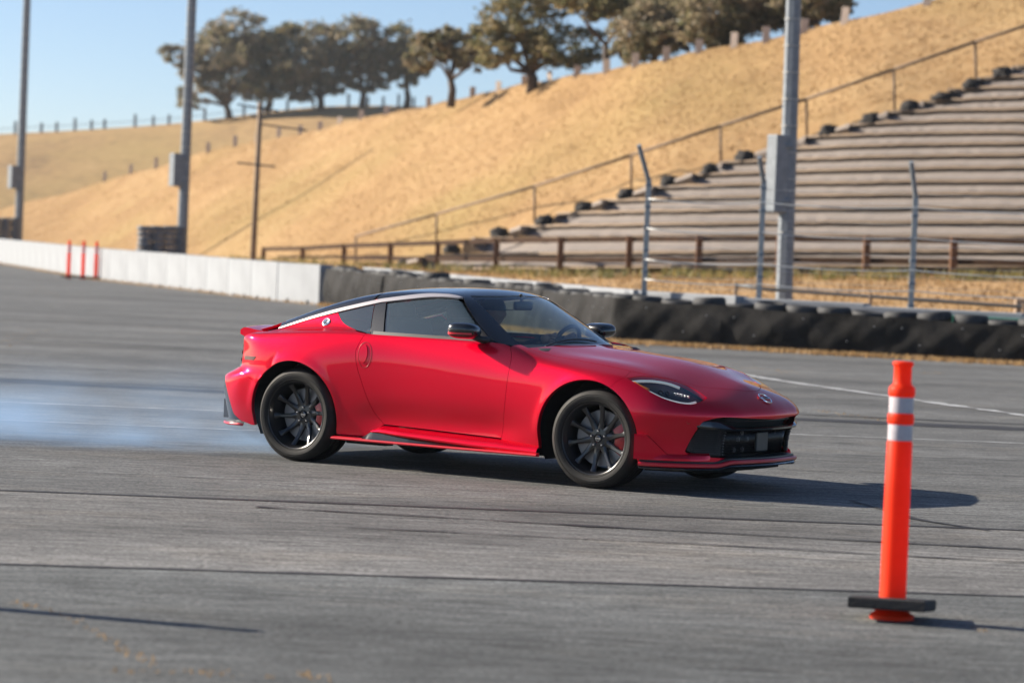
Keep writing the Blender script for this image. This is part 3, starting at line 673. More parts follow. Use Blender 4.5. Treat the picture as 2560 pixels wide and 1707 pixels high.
# ================================================================== TREES
def tree(name, label, base_px, Y, crowns, mat, seed, leaves=2600, leafsize=0.26, trunk_r=0.22):
    leaves = int(leaves*1.8); leafsize *= 0.78; k_ = Y/180.0; leafsize *= k_; trunk_r *= k_
    crowns = [(x, y, rx*(1.18 if x < 1100 else 1.28), ry*(1.15 if x < 1100 else 1.2)) for x, y, rx, ry in crowns]
    """crowns: clump centres and radii in pixels (x, y, rx, ry)"""
    r = np.random.default_rng(seed); sc = 6474.0/Y
    b = at(base_px[0], base_px[1]+6, Y); e = empty(name, b)
    C = [(at(x, y, Y+r.normal()*1.0)-b, rx/sc, ry/sc) for x, y, rx, ry in crowns]
    mb = MB(); cen = np.mean([c[0] for c in C], 0)
    fork = np.array([cen[0]*0.25, 0, max(0.8*k_, min(c[0][2]-c[2] for c in C)*0.6+0.3*k_)])
    mb.tube([(0, 0, -0.4), fork*0.5+np.array([r.normal()*0.08*k_, 0, 0]), fork], [trunk_r*1.2, trunk_r, trunk_r*0.85], 9)
    for c, rx, ry in C:
        m1 = fork+(c-fork)*0.5+np.array([r.normal()*0.25, r.normal()*0.25, r.normal()*0.2]); mb.tube([fork, m1, c], [trunk_r*0.6, trunk_r*0.36, trunk_r*0.12], 7)
        for _ in range(6):
            v = r.normal(size=3); v /= np.linalg.norm(v); mb.tube([m1+(c-m1)*r.uniform(0.2, 0.9), c+v*np.array([rx, rx, ry])*0.75], [trunk_r*0.16, trunk_r*0.04], 5)
    mb.build('trunk', M['bark'], e, smooth=True)
    P = []; tot = sum(c[1]*c[2] for c in C)
    for c, rx, ry in C:
        m = int(leaves*rx*ry/tot); ncl = max(7, int(m/36))
        v = r.normal(size=(ncl, 3)); v /= np.linalg.norm(v, axis=1)[:, None]; rad = r.uniform(0.35, 1.05, ncl)**0.6
        cc = c+v*rad[:, None]*np.array([rx, rx, ry])
        pick = r.integers(0, ncl, m); q = r.normal(size=(m, 3))*np.array([0.34, 0.34, 0.20])*max(0.4, min(rx, ry))*0.50
        P.append(cc[pick]+q)
    P = np.concatenate(P); m = len(P)
    a = r.normal(size=(m, 3)); a[:, 2] *= 0.6; a /= np.linalg.norm(a, axis=1)[:, None]; bq = np.cross(a, r.normal(size=(m, 3))); bq /= np.linalg.norm(bq, axis=1)[:, None]
    s = leafsize*r.uniform(0.5, 1.3, m)[:, None]
    V = np.empty((m*4, 3)); V[0::4] = P-a*s*0.9; V[1::4] = P-bq*s*0.36; V[2::4] = P+a*s*0.9; V[3::4] = P+bq*s*0.36
    mesh_obj('crown', V, np.arange(m*4).reshape(-1, 4), mat, e)
    return tag(e, label, 'tree', 'trees on the ridge')
tree('ridge_tree', 'leftmost dark leafy tree on the ridge, behind the middle light pole', (528, 266), 338, [(540, 70, 62, 42), (500, 120, 70, 45), (410, 130, 34, 30), (560, 140, 50, 55), (500, 190, 45, 35), (440, 225, 40, 22), (560, 205, 40, 25), (450, 165, 40, 25)], M['leaf_a'], 1, 6500)
tree('ridge_tree', 'bushy bronze tree on the ridge just right of the leftmost tree', (612, 246), 338, [(620, 130, 50, 50), (655, 90, 40, 35), (650, 180, 55, 40), (610, 205, 45, 24)], M['leaf_b'], 2, 3900)
tree('ridge_tree', 'broad bronze tree on the ridge with its crown touching both neighbours', (738, 244), 338, [(735, 95, 50, 40), (700, 150, 55, 42), (755, 150, 50, 45), (700, 205, 45, 25), (780, 190, 40, 25)], M['leaf_a'], 3, 4600)
tree('ridge_tree', 'round brown tree standing upright in the middle of the ridge row', (832, 240), 338, [(820, 80, 48, 34), (860, 120, 52, 36), (815, 140, 42, 36), (845, 190, 40, 22), (880, 160, 34, 24)], M['leaf_a'], 4, 4000)
tree('ridge_tree', 'slender thin crowned tree left of the smallest ridge tree', (934, 236), 338, [(915, 95, 38, 38), (935, 135, 46, 34), (930, 180, 36, 22), (960, 160, 30, 22)], M['leaf_b'], 5, 2600)
tree('ridge_tree', 'smallest umbrella shaped tree standing alone on the ridge', (1036, 222), 137.5, [(1000, 105, 48, 32), (1055, 115, 50, 34), (975, 135, 40, 24), (1090, 135, 38, 24), (1030, 85, 40, 22)], M['leaf_a'], 6, 3600, 0.30, 0.24)
tree('ridge_tree', 'large dark tree with a spreading forked trunk on the crest', (1222, 190), 128.5, [(1190, 40, 70, 45), (1130, 100, 50, 35), (1250, -20, 90, 50), (1310, 110, 75, 42), (1250, 120, 40, 30), (1150, 130, 45, 26), (1190, 85, 55, 32)], M['leaf_b'], 7, 6500, 0.30, 0.34)
tree('ridge_tree', 'green tree cut off by the top edge, left of the dense thicket', (1395, 160), 121, [(1370, 5, 80, 32), (1320, -10, 50, 25), (1440, 25, 45, 40)], M['leaf_b'], 8, 2600, 0.32)
tree('ridge_tree', 'dense brown bushy tree left of the tall light pole on the crest', (1500, 140), 117, [(1480, 70, 60, 55), (1560, 30, 70, 60), (1540, 85, 60, 30), (1450, 115, 40, 26)], M['leaf_a'], 9, 6500, 0.32)
tree('ridge_tree', 'dense brown tree directly behind the tall light pole', (1700, 108), 113, [(1660, 30, 80, 60), (1740, 10, 80, 55), (1640, 75, 60, 30), (1780, 40, 60, 32)], M['leaf_a'], 10, 6800, 0.32)
tree('ridge_tree', 'rightmost brown tree top behind the crest, right of the light pole', (1880, 74), 110, [(1860, 5, 70, 40), (1910, 15, 42, 24), (1820, 30, 50, 30)], M['leaf_a'], 11, 3600, 0.32)

# ================================================================== THE CAR: body surface
class Spl:
    """natural cubic spline"""
    def __init__(s,pts):
        a=np.array(pts,float); s.x=a[:,0]; s.y=a[:,1]; n=len(a); h=np.diff(s.x)
        A=np.zeros((n,n)); b=np.zeros(n); A[0,0]=A[-1,-1]=1
        for i in range(1,n-1):
            A[i,i-1]=h[i-1]; A[i,i]=2*(h[i-1]+h[i]); A[i,i+1]=h[i]
            b[i]=6*((s.y[i+1]-s.y[i])/h[i]-(s.y[i]-s.y[i-1])/h[i-1])
        s.m=np.linalg.solve(A,b)
    def __call__(s,t):
        t=np.clip(np.asarray(t,float),s.x[0],s.x[-1]); i=np.clip(np.searchsorted(s.x,t)-1,0,len(s.x)-2)
        h=s.x[i+1]-s.x[i]; a=(s.x[i+1]-t)/h; b=(t-s.x[i])/h
        return a*s.y[i]+b*s.y[i+1]+((a**3-a)*s.m[i]+(b**3-b)*s.m[i+1])*h*h/6
def sst(a,b,t):
    t=np.clip((t-a)/(b-a),0,1); return t*t*t*(t*(6*t-15)+10)
def lse(gs,k):
    m=gs[0]
    for g in gs[1:]: m=np.maximum(m,g)
    return m+k*np.log(sum(np.exp((g-m)/k) for g in gs))
def pos(t, e=.02): return .5*(t+np.sqrt(t*t+e*e))
WB=Spl([(-2.4,.86),(-1.9,.905),(-1.6,.922),(-1.25,.931),(-.9,.915),(-.5,.889),(0,.879),(.5,.884),(.9,.903),(1.25,.918),(1.6,.918),(2.0,.91),(2.4,.90)])
ZS=Spl([(-2.4,.70),(-1.6,.71),(-1.25,.73),(-.75,.765),(0,.725),(.5,.685),(1.25,.66),(2.4,.60)])
HC=Spl([(-2.4,.90),(-2.0,.925),(-1.6,.955),(-1.2,.985),(-.7,1.005),(0,.998),(.4,.985),(.65,.958),(1.0,.915),(1.25,.890),(1.5,.852),(1.8,.768),(2.0,.705),(2.12,.655),(2.4,.53)])
XF=Spl([(0,2.05),(.15,2.12),(.26,2.13),(.4,2.145),(.48,2.178),(.535,2.196),(.575,2.185),(.64,2.13),(.70,2.058),(.76,1.95),(.85,1.75),(1.0,1.4)])
XR=Spl([(0,-2.0),(.2,-2.17),(.3,-2.205),(.46,-2.245),(.555,-2.245),(.605,-2.205),(.65,-2.11),(.70,-2.085),(.80,-2.075),(.9,-2.08),(1.1,-2.0)])
def cpn(w,n=2.6,W=.935):
    q=np.clip(np.abs(w)/W,0,.99995)**n
    return 1-(1-q)**(1/n)
def Wside(x,z):
    dz=z-ZS(x)
    up=pos(dz); dn=pos(-dz)
    # belt turn-in above, slight tuck below
    p=-.95*up**2-.16*dn**2
    # wheel-arch flares (soft haunches)
    fr=.014*np.exp(-((x-1.25)/.42)**2)*np.exp(-((z-.60)/.22)**2)
    rr=.022*np.exp(-((x+1.27)/.46)**2)*np.exp(-((z-.66)/.24)**2)
    # hollow of the door above the sill
    hol=-.022*np.exp(-((z-.36)/.10)**2)*sst(-.95,-.45,x)*(1-sst(.35,.85,x))
    r1=np.sqrt(((x-1.207)/.402)**2+((z-.35)/.394)**2); r2=np.sqrt(((x+1.300)/.384)**2+((z-.35)/.386)**2)
    lip=.009*(np.exp(-((r1-1.0)/.11)**2)+np.exp(-((r2-1.0)/.11)**2))*sst(.25,.42,z)
    return WB(x)+p+fr+rr+hol+lip
def Ztop(x,w):
    w=np.abs(w)
    c=.085*w**2*sst(.3,.9,x)+.03*w**2
    bulge=.018*np.exp(-((w-.66)/.16)**2)*np.exp(-((x-1.2)/.45)**2)   # fender crests
    dome=.012*np.exp(-(w/.30)**2)*sst(.7,1.1,x)*(1-sst(1.9,2.1,x))
    ridge=-.05*np.sqrt(w*w+.0004)*sst(1.5,2.0,x)
    return HC(x)-c+bulge+dome+ridge
def Xfront(w,z):
    w=np.abs(w)
    return XF(z)-.90*cpn(w)-.05*(np.sqrt(w*w+.0009)-.03)*(1-sst(.2,.5,w))
def Xrear(w,z): return XR(z)+.60*cpn(w)
def fbody(x,w,z):
    g1=np.abs(w)-Wside(x,z); g2=(z-Ztop(x,w))*.9; g3=(x-Xfront(w,z))*.75; g4=(Xrear(w,z)-x)*.8
    k=.020
    return lse([g1,g2,g3,g4],k)
TC=Spl([(-2.4,.80),(-2.1,.90),(-1.95,.955),(-1.8,1.000),(-1.6,1.068),(-1.2,1.201),(-.82,1.288),(-.47,1.318),(-.25,1.321),(-.05,1.308),(.08,1.272),(.2,1.215),(.4,1.108),(.6,.998),(.75,.912),(1.2,.65)])
TP=Spl([(-2.4,.30),(-1.9,.175),(-1.6,.115),(-1.2,.055),(-.8,.018),(-.4,.0),(0,.0),(.3,.004),(.6,.03),(1.0,.1)])
def Wcab(x,z):
    d=z-.96
    return .795-.44*d-.45*d*np.abs(d)-TP(x)
def Zcab(x,w):
    w=np.abs(w)
    return TC(x+.31*w**2*sst(-.5,.2,x))-.115*w**2
def fcab_open(x,w,z):
    return lse([np.abs(w)-Wcab(x,z),(z-Zcab(x,w))*.9],.022)
def fcab(x,w,z):
    return lse([np.abs(w)-Wcab(x,z),(z-Zcab(x,w))*.9,.90-z],.022)
def fall(x,w,z):
    a=fbody(x,w,z); b=fcab(x,w,z); k=.010+.055*(1-sst(-1.2,-.75,x))
    h=np.clip(.5+.5*(b-a)/k,0,1)
    return b*(1-h)+a*h-k*h*(1-h)
def solve(f,o,d,t0,t1,n=60):
    """first outward root along rays o+t d, f<0 inside at t0, f>0 at t1 (bisection)"""
    a=np.full(len(o),t0,float); b=np.full(len(o),t1,float)
    for _ in range(n):
        m=.5*(a+b); P=o+m[:,None]*d; v=f(P[:,0],P[:,1],P[:,2]); a=np.where(v<0,m,a); b=np.where(v<0,b,m)
    return o+a[:,None]*d

# ---- car materials
def paint(name, col, flake=0.35):
    m, nt, b = new_mat(name); L = nt.links
    S(b, Base_Color=(*col, 1), Metallic=0.72, Roughness=0.34); b.inputs['Specular Tint'].default_value = (0.75, 0.03, 0.06, 1); b.inputs['Specular IOR Level'].default_value = 0.0
    b.inputs['Coat Weight'].default_value = 0.9; b.inputs['Coat Roughness'].default_value = 0.02; b.inputs['Coat IOR'].default_value = 1.52
    tc = nt.nodes.new('ShaderNodeTexCoord'); vo = nt.nodes.new('ShaderNodeTexVoronoi'); vo.inputs['Scale'].default_value = 900
    L.new(tc.outputs['Object'], vo.inputs['Vector'])
    mr = nt.nodes.new('ShaderNodeMapRange'); mr.inputs[3].default_value = 0.30; mr.inputs[4].default_value = 0.44
    L.new(vo.outputs['Color'], mr.inputs[0]); L.new(mr.outputs[0], b.inputs['Roughness'])
    return m
M['red'] = paint('candy red paint', (0.70, 0.0004, 0.027))
M['red_trim'] = plain('red accent trim', (0.62, 0.006, 0.022), 0.3, coat=0.6)
M['gloss_black'] = plain('gloss black paint', (0.006, 0.006, 0.007), 0.25, coat=1.0)
M['satin_black'] = plain('satin black plastic', (0.012, 0.012, 0.013), 0.45)
M['liner'] = plain('wheel well liner', (0.008, 0.008, 0.009), 0.85)
M['interior'] = plain('dark cabin trim', (0.045, 0.046, 0.048), 0.7)
M['seat'] = plain('black seat cloth', (0.045, 0.045, 0.048), 0.85)
M['silver'] = plain('satin silver roof trim', (0.62, 0.58, 0.58), 0.28, metal=0.55)
M['chrome'] = plain('chrome badge', (0.85, 0.86, 0.88), 0.12, metal=1.0)
M['rim'] = plain('black wheel enamel', (0.010, 0.0105, 0.012), 0.30, coat=0.5, spec=0.5)
M['tyre'] = plain('tyre rubber', (0.016, 0.0155, 0.015), 0.66, vary=0.3, scale=14, spec=0.25)
M['disc'] = plain('brushed brake disc', (0.26, 0.25, 0.245), 0.45, metal=0.6)
M['caliper'] = plain('red brake caliper', (0.42, 0.010, 0.014), 0.35, coat=0.4)
M['amber'] = plain('amber reflector', (0.75, 0.20, 0.02), 0.3)
M['grey_panel'] = plain('grey radar panel', (0.03, 0.032, 0.034), 0.4)
M['skin'] = plain('skin', (0.40, 0.22, 0.15), 0.6)
M['shirt'] = plain('dark shirt', (0.02, 0.022, 0.03), 0.85)
def lamp_white(name, col, e):
    m, nt, b = new_mat(name); S(b, Base_Color=(*col, 1), Roughness=0.3); b.inputs['Emission Color'].default_value = (*col, 1); b.inputs['Emission Strength'].default_value = e; return m
M['led'] = lamp_white('running light strip', (0.85, 0.85, 0.76), 0.10)
M['rear_lamp'] = plain('dark red tail lamp', (0.07, 0.003, 0.005), 0.35, coat=0.2)
def glass(name, tint, refl=1.0, ior=2.05, dust_or_sheen=0.0):
    m = bpy.data.materials.new(name); m.use_nodes = True; nt = m.node_tree; L = nt.links
    for n in list(nt.nodes): nt.nodes.remove(n)
    out = nt.nodes.new('ShaderNodeOutputMaterial'); tr = nt.nodes.new('ShaderNodeBsdfTransparent'); tr.inputs[0].default_value = (*tint, 1)
    gl = nt.nodes.new('ShaderNodeBsdfGlossy'); gl.inputs['Roughness'].default_value = 0.01; gl.inputs[0].default_value = (refl, refl, refl, 1)
    fr = nt.nodes.new('ShaderNodeFresnel'); ge = nt.nodes.new('ShaderNodeNewGeometry'); ma = nt.nodes.new('ShaderNodeMath'); ma.operation = 'MULTIPLY_ADD'; ma.inputs[1].default_value = 1/ior-ior; ma.inputs[2].default_value = ior; L.new(ge.outputs['Backfacing'], ma.inputs[0]); L.new(ma.outputs[0], fr.inputs['IOR']); mx = nt.nodes.new('ShaderNodeMixShader')
    L.new(fr.outputs[0], mx.inputs[0]); L.new(tr.outputs[0], mx.inputs[1]); L.new(gl.outputs[0], mx.inputs[2]); L.new(mx.outputs[0], out.inputs[0])
    if dust_or_sheen > 0:  # teal diffuse film, a painted stand-in for the sky's sheen on the glass
        df = nt.nodes.new('ShaderNodeBsdfDiffuse'); df.inputs[0].default_value = (0.36, 0.50, 0.54, 1); m2 = nt.nodes.new('ShaderNodeMixShader'); m2.inputs[0].default_value = dust_or_sheen
        L.new(mx.outputs[0], m2.inputs[1]); L.new(df.outputs[0], m2.inputs[2]); L.new(m2.outputs[0], out.inputs[0])
    return m
M['glass'] = glass('green tinted window glass', (0.84, 0.96, 0.94), 1.0, 2.2, 0.075)
M['glass_screen'] = glass('windscreen glass', (0.86, 0.96, 0.94), 1.0, 1.75, 0.012)
M['glass_dark'] = glass('privacy glass', (0.16, 0.20, 0.23), 1.0, 2.4, 0.05)
M['lens'] = glass('clear lamp lens', (0.88, 0.91, 0.93), 1.0, 1.6)

# ---- projections of the body surface: (u, v) <-> ray
def ray_roll(z0):
    def fwd(u, v):
        ph = v/0.75; n = len(u); o = np.stack([u, np.zeros(n), np.full(n, z0)], 1); d = np.stack([np.zeros(n), np.sin(ph), np.cos(ph)], 1); return o, d
    def inv(P): return P[:, 0], 0.75*np.arctan2(P[:, 1], P[:, 2]-z0)
    return fwd, inv
def ray_yaw(x0, sg):
    def fwd(u, v):
        th = u/0.95; n = len(u); o = np.stack([np.full(n, x0), np.zeros(n), v], 1); d = np.stack([sg*np.cos(th), np.sin(th), np.zeros(n)], 1); return o, d
    def inv(P): return 0.95*np.arctan2(P[:, 1], sg*(P[:, 0]-x0)), P[:, 2]
    return fwd, inv
ROLL_B = ray_roll(0.45); ROLL_C = ray_roll(0.80); YAW_F = ray_yaw(0.9, 1); YAW_R = ray_yaw(-0.9, -1)
def side(f, pts):
    P = np.array(pts, float); n = len(P); o = np.stack([P[:, 0], np.zeros(n), P[:, 1]], 1); d = np.tile([0, 1.0, 0], (n, 1)); return solve(f, o, d, 0, 1.4)
def topp(f, pts, zi=0.5):
    P = np.array(pts, float); n = len(P); o = np.stack([P[:, 0], P[:, 1], np.full(n, zi)], 1); d = np.tile([0, 0, 1.0], (n, 1)); return solve(f, o, d, 0, 1.2)
def smooth_path(pts, n=8):
    """Catmull-Rom through points"""
    P = np.array(pts, float)
    if len(P) < 3: 
        t = np.linspace(0, 1, n+1)[:, None]; return P[0]+(P[-1]-P[0])*t
    E = np.vstack([2*P[0]-P[1], P, 2*P[-1]-P[-2]]); out = []
    for i in range(len(P)-1):
        p0, p1, p2, p3 = E[i], E[i+1], E[i+2], E[i+3]
        for t in np.linspace(0, 1, n, endpoint=False):
            out.append(0.5*((2*p1)+(-p0+p2)*t+(2*p0-5*p1+4*p2-p3)*t*t+(-p0+3*p1-3*p2+p3)*t**3))
    out.append(P[-1]); return np.array(out)
def resample(Q, step):
    """closed loop resampled, corners kept"""
    out = []; n = len(Q)
    for i in range(n):
        a, b = Q[i], Q[(i+1) % n]; L = np.linalg.norm(b-a); k = max(1, int(round(L/step)))
        for t in range(k): out.append(a+(b-a)*t/k)
    return np.array(out)
def dedupe(Q, eps=1e-4):
    keep = [Q[0]]
    for q in Q[1:]:
        if np.linalg.norm(q-keep[-1]) > eps: keep.append(q)
    if np.linalg.norm(keep[0]-keep[-1]) < eps: keep.pop()
    return np.array(keep)
def area2(Q): return 0.5*np.sum(Q[:, 0]*np.roll(Q[:, 1], -1)-np.roll(Q[:, 0], -1)*Q[:, 1])
def inset(Q, g):
    if area2(Q) < 0: Q = Q[::-1]
    a = Q-np.roll(Q, 1, 0); b = np.roll(Q, -1, 0)-Q
    a /= np.linalg.norm(a, axis=1)[:, None]+1e-12; b /= np.linalg.norm(b, axis=1)[:, None]+1e-12
    na = np.stack([-a[:, 1], a[:, 0]], 1); nb = np.stack([-b[:, 1], b[:, 0]], 1); m = na+nb; L = np.linalg.norm(m, axis=1)[:, None]; m = m/np.maximum(L, 0.3)
    c = np.clip(np.sum(m*na, 1), 0.5, 1)[:, None]
    return Q+m*g/c
def inpoly(P, Q):
    x, y = P[:, 0], P[:, 1]; c = np.zeros(len(P), bool); j = len(Q)-1
    for i in range(len(Q)):
        xi, yi = Q[i]; xj, yj = Q[j]
        cond = ((yi > y) != (yj > y)) & (x < (xj-xi)*(y-yi)/((yj-yi) if abs(yj-yi) > 1e-15 else 1e-15)+xi); c ^= cond; j = i
    return c
def segdist(P, Q):
    D = np.full(len(P), 9.9); n = len(Q)
    for i in range(n):
        a, b = Q[i], Q[(i+1) % n]; ab = b-a; t = np.clip(((P-a)@ab)/(ab@ab+1e-15), 0, 1); D = np.minimum(D, np.linalg.norm(P-(a+t[:, None]*ab), axis=1))
    return D
def grad(f, P, h=1e-4):
    g = np.stack([f(P[:, 0]+h, P[:, 1], P[:, 2])-f(P[:, 0]-h, P[:, 1], P[:, 2]), f(P[:, 0], P[:, 1]+h, P[:, 2])-f(P[:, 0], P[:, 1]-h, P[:, 2]), f(P[:, 0], P[:, 1], P[:, 2]+h)-f(P[:, 0], P[:, 1], P[:, 2]-h)], 1)
    return g/(np.linalg.norm(g, axis=1)[:, None]+1e-12)
def panel_data(f, prj, outline, holes=(), res=0.03, gap=0.002, off=0.0, flange=0.018, tmax=2.2):
    """outline/holes: 3D points on the surface. returns verts, faces, normals (w positive side)"""
    fwd, inv = prj
    def loop(P, g):
        u, v = inv(np.asarray(P)); Q = dedupe(np.stack([u, v], 1)); Q = resample(Q, res*0.8); Q = dedupe(Q, res*0.15); return inset(Q, g)
    Lp = [loop(outline, gap)]+[loop(h, -gap) for h in holes]
    mn = Lp[0].min(0); mx = Lp[0].max(0)
    gx, gy = np.meshgrid(np.arange(mn[0], mx[0], res), np.arange(mn[1], mx[1], res*0.87)); gx = gx+(np.arange(gx.shape[0]) % 2)[:, None]*res/2
    G = np.stack([gx.ravel(), gy.ravel()], 1); ok = inpoly(G, Lp[0])
    for h in Lp[1:]: ok &= ~inpoly(G, h)
    G = G[ok]
    for q in Lp: G = G[segdist(G, q) > res*0.45]
    pts = []; ed = []
    for q in Lp:
        s = len(pts); pts += list(q); ed += [(s+i, s+(i+1) % len(q)) for i in range(len(q))]
    nb = len(pts); allp = np.array(pts+list(G))
    vo, eo, fo, _, _, _ = delaunay_2d_cdt([Vector((float(p[0]), float(p[1]))) for p in allp], ed, [], 0, 1e-6)
    A = np.array([(p.x, p.y) for p in vo]); T = np.array([t for t in fo if len(t) == 3])
    c = A[T].mean(1); ok = inpoly(c, Lp[0])
    for h in Lp[1:]: ok &= ~inpoly(c, h)
    T = T[ok]
    o, d = fwd(A[:, 0], A[:, 1]); P = solve(f, o, d, 0.0, tmax); N = grad(f, P); P = P+N*off
    # orient outward
    fn = np.cross(P[T[:, 1]]-P[T[:, 0]], P[T[:, 2]]-P[T[:, 0]]); flip = np.sum(fn*N[T].mean(1), 1) < 0; T[flip] = T[flip][:, ::-1]
    V = [P]; F = [tuple(t) for t in T]; NN = [N]; base = len(P)
    if flange > 0:
        # boundary edges -> folded inward lip
        E = {}
        for t in T:
            for a, b in ((t[0], t[1]), (t[1], t[2]), (t[2], t[0])):
                E[(a, b)] = 1
        be = [(a, b) for (a, b) in E if (b, a) not in E]
        fv = []; ff = []
        for a, b in be:
            n0 = (N[a]+N[b]); n0 /= np.linalg.norm(n0)+1e-12
            tn = np.cross(P[b]-P[a], n0); tn /= np.linalg.norm(tn)+1e-12
            i = base+len(fv); fv += [P[a], P[b], P[b]-N[b]*flange, P[a]-N[a]*flange]; ff.append((i+1, i, i+3, i+2)); NN.append(np.tile(tn, (4, 1)))
        if fv: V.append(np.array(fv)); F += ff
    return np.vstack(V), F, np.vstack(NN)
def panel(name, mat, parent, data, sgn=-1):
    """sgn -1: right side of the car (y = -w); +1: left side"""
    V, F, N = data
    V2 = V.copy(); N2 = N.copy(); V2[:, 1] *= sgn; N2[:, 1] *= sgn
    F2 = F if sgn > 0 else [tuple(reversed(f)) for f in F]
    o = mesh_obj(name, V2, F2, mat, parent, smooth=True)
    o.data.normals_split_custom_set_from_vertices([tuple(n) for n in N2])
    return o
def both(name, mat, parent, data, **k): return panel(name, mat, parent, data, -1), panel(name, mat, parent, data, 1)

# ================================================================== THE CAR: build
YAWC = 0.5677
car = empty('sports_car', (0.0011, 20.7248, 0.0), -YAWC)
tag(car, 'red two door sports coupe with black roof sliding on the asphalt', 'car')
fb, fc, fa = fbody, fcab_open, fall
def arch(cx, rx, rz, a0, a1, n=40, z0=0.35):
    t = np.linspace(math.radians(a0), math.radians(a1), n); return np.stack([cx+rx*np.cos(t), z0+rz*np.sin(t)], 1)
FA = dict(cx=1.207, rx=.402, rz=.394); RA = dict(cx=-1.300, rx=.384, rz=.386)
DR = smooth_path([(-.712, .966), (-.728, .93), (-.752, .87), (-.760, .825), (-.742, .727), (-.699, .613), (-.646, .48), (-.60, .392), (-.53, .318)])
DB = smooth_path([(-.53, .318), (0, .303), (.483, .289)])
DF = smooth_path([(.483, .289), (.518, .506), (.536, .68), (.546, .80), (.542, .87), (.505, .935)])
DT = smooth_path([(.505, .935), (.42, .952), (.25, .958), (-.05, .961), (-.56, .963), (-.712, .966)])
door = side(fb, np.vstack([DR, DB[1:], DF[1:], DT[1:-1]]))
dd = panel_data(fb, ROLL_B, door, res=0.026, flange=0.014)
doors = both('door', M['red'], car, dd)
both('door_trim', M['interior'], car, panel_data(fb, ROLL_B, door, res=0.05, gap=0.004, off=-0.018, flange=0))
# front fender
HLa = smooth_path([(.60, .722), (.9, .728), (1.2, .738), (1.36, .735), (1.44, .728)])
fr_arch = arch(**FA, a0=math.degrees(math.asin((.701-.35)/.394)), a1=188, n=46)
i0 = np.array([1.388, .701])
fr_arch = arch(**FA, a0=63.3, a1=187.5, n=46)
def surf_seg(a, b, n=10, f=fbody):
    t = np.linspace(0, 1, n)[:, None]; P = np.asarray(a)+(np.asarray(b)-np.asarray(a))*t; u, v = ROLL_B[1](P); o_, d_ = ROLL_B[0](u, v); return solve(f, o_, d_, 0, 2.2)
e_top = topp(fb, [(1.44, .728)])[0]; e_tip = side(fb, [(1.470, .776)])[0]; e_arc = side(fb, fr_arch[:1])[0]
seg_a = surf_seg(e_top, e_tip); seg_b = surf_seg(e_tip, e_arc)
fo = np.vstack([side(fb, np.vstack([DF, [(.525, .948)]])), topp(fb, HLa), seg_a[1:], seg_b[1:], side(fb, fr_arch[1:]), side(fb, [(.81, .24), (.60, .245), (.483, .262)])])
fdat = panel_data(fb, ROLL_B, fo, res=0.022, gap=0.0012, flange=0.035)
both('front_fender', M['red'], car, fdat)
# hood (whole width)
HLb = smooth_path([(1.44, .728), (1.52, .70), (1.585, .645), (1.66, .56), (1.75, .485), (1.826, .425), (1.93, .26), (2.0, .10), (2.013, 0.0)])
half = np.vstack([HLa, HLb[1:]])
rear = smooth_path([(.66, 0.0), (.645, .35), (.62, .60), (.60, .722)])
ho = np.vstack([rear, half[1:]]); hm = ho[::-1][1:-1]*np.array([1, -1])
hout = topp(fb, np.vstack([ho, hm]))
hd = panel_data(fb, ROLL_B, hout, res=0.030, flange=0.03)
hood = panel('hood', M['red'], car, hd)
# cowl strip between hood and windscreen
cw = np.vstack([smooth_path([(.655, 0.0), (.64, .35), (.615, .60), (.595, .722)]), smooth_path([(.525, .775), (.50, .70), (.54, .35), (.56, 0.0)])]); cwm = cw[::-1][1:-1]*np.array([1, -1])
panel('cowl_panel', M['satin_black'], car, panel_data(fb, ROLL_B, topp(fb, np.vstack([cw, cwm])), res=0.035, off=-0.012, flange=0))
# quarter panel
re_arch = arch(**RA, a0=-14, a1=148, n=56)
QG = smooth_path([(-.712, .966), (-.80, .976), (-.888, .991), (-1.009, 1.028), (-1.09, 1.090)])
RLq = smooth_path([(-1.09, 1.097), (-1.334, 1.036), (-1.5, .988), (-1.62, .955)])
tailtop = side(fa, smooth_path([(-1.62, .955), (-1.74, .925), (-1.845, .885), (-1.86, .84), (-1.866, .74), (-1.868, .655)]))
arch_end = re_arch[-1]
rseam = np.vstack([np.linspace((-1.868, .655), (-1.74, .60), 8)[1:], np.linspace((-1.74, .60), tuple(arch_end), 8)[1:]])
qo = np.vstack([side(fa, DR[::-1]), side(fa, QG[1:]), side(fa, RLq), tailtop, side(fa, rseam), side(fa, re_arch[::-1][1:]), side(fa, [(-.925, .222), (-.80, .215), (-.67, .222), (-.60, .268)])])
quarters = both('quarter_panel', M['red'], car, panel_data(fa, ROLL_B, qo, res=0.024, gap=0.0011, flange=0.016))
both('quarter_trim', M['interior'], car, panel_data(fa, ROLL_B, qo, res=0.05, gap=0.004, off=-0.020, flange=0))
# rear bumper
rb_arch = arch(**RA, a0=148, a1=197, n=16)
rlow = [(-1.70, .238), (-1.80, .262)]
bo = np.vstack([side(fb, np.vstack([[(-1.868, .655)], rseam, rb_arch[1:]])), side(fb, rlow)])
u_end, _ = YAW_R[1](bo[-1:])
thv = np.concatenate([np.linspace(u_end[0], .5, 26), np.linspace(.46, 0, 12)])
def yaw_line(prj, f, us, zs):
    o_, d_ = prj[0](np.asarray(us, float), np.asarray(zs, float)); return solve(f, o_, d_, 0, 2.2)
low = yaw_line(YAW_R, fb, thv, np.interp(thv, [0, .50, .60, .645, .672, .692, u_end[0]], [.595, .595, .575, .50, .40, .31, .262]))
utop, _ = YAW_R[1](bo[:1]); thu = np.linspace(0, utop[0], 22)
upl = yaw_line(YAW_R, fb, thu, np.full(22, .655))
hb_ = np.vstack([bo, low[1:]]); rbo = np.vstack([hb_, (hb_[::-1][1:])*np.array([1, -1, 1]), (upl[::-1][1:])*np.array([1, -1, 1]), upl[1:-1]])
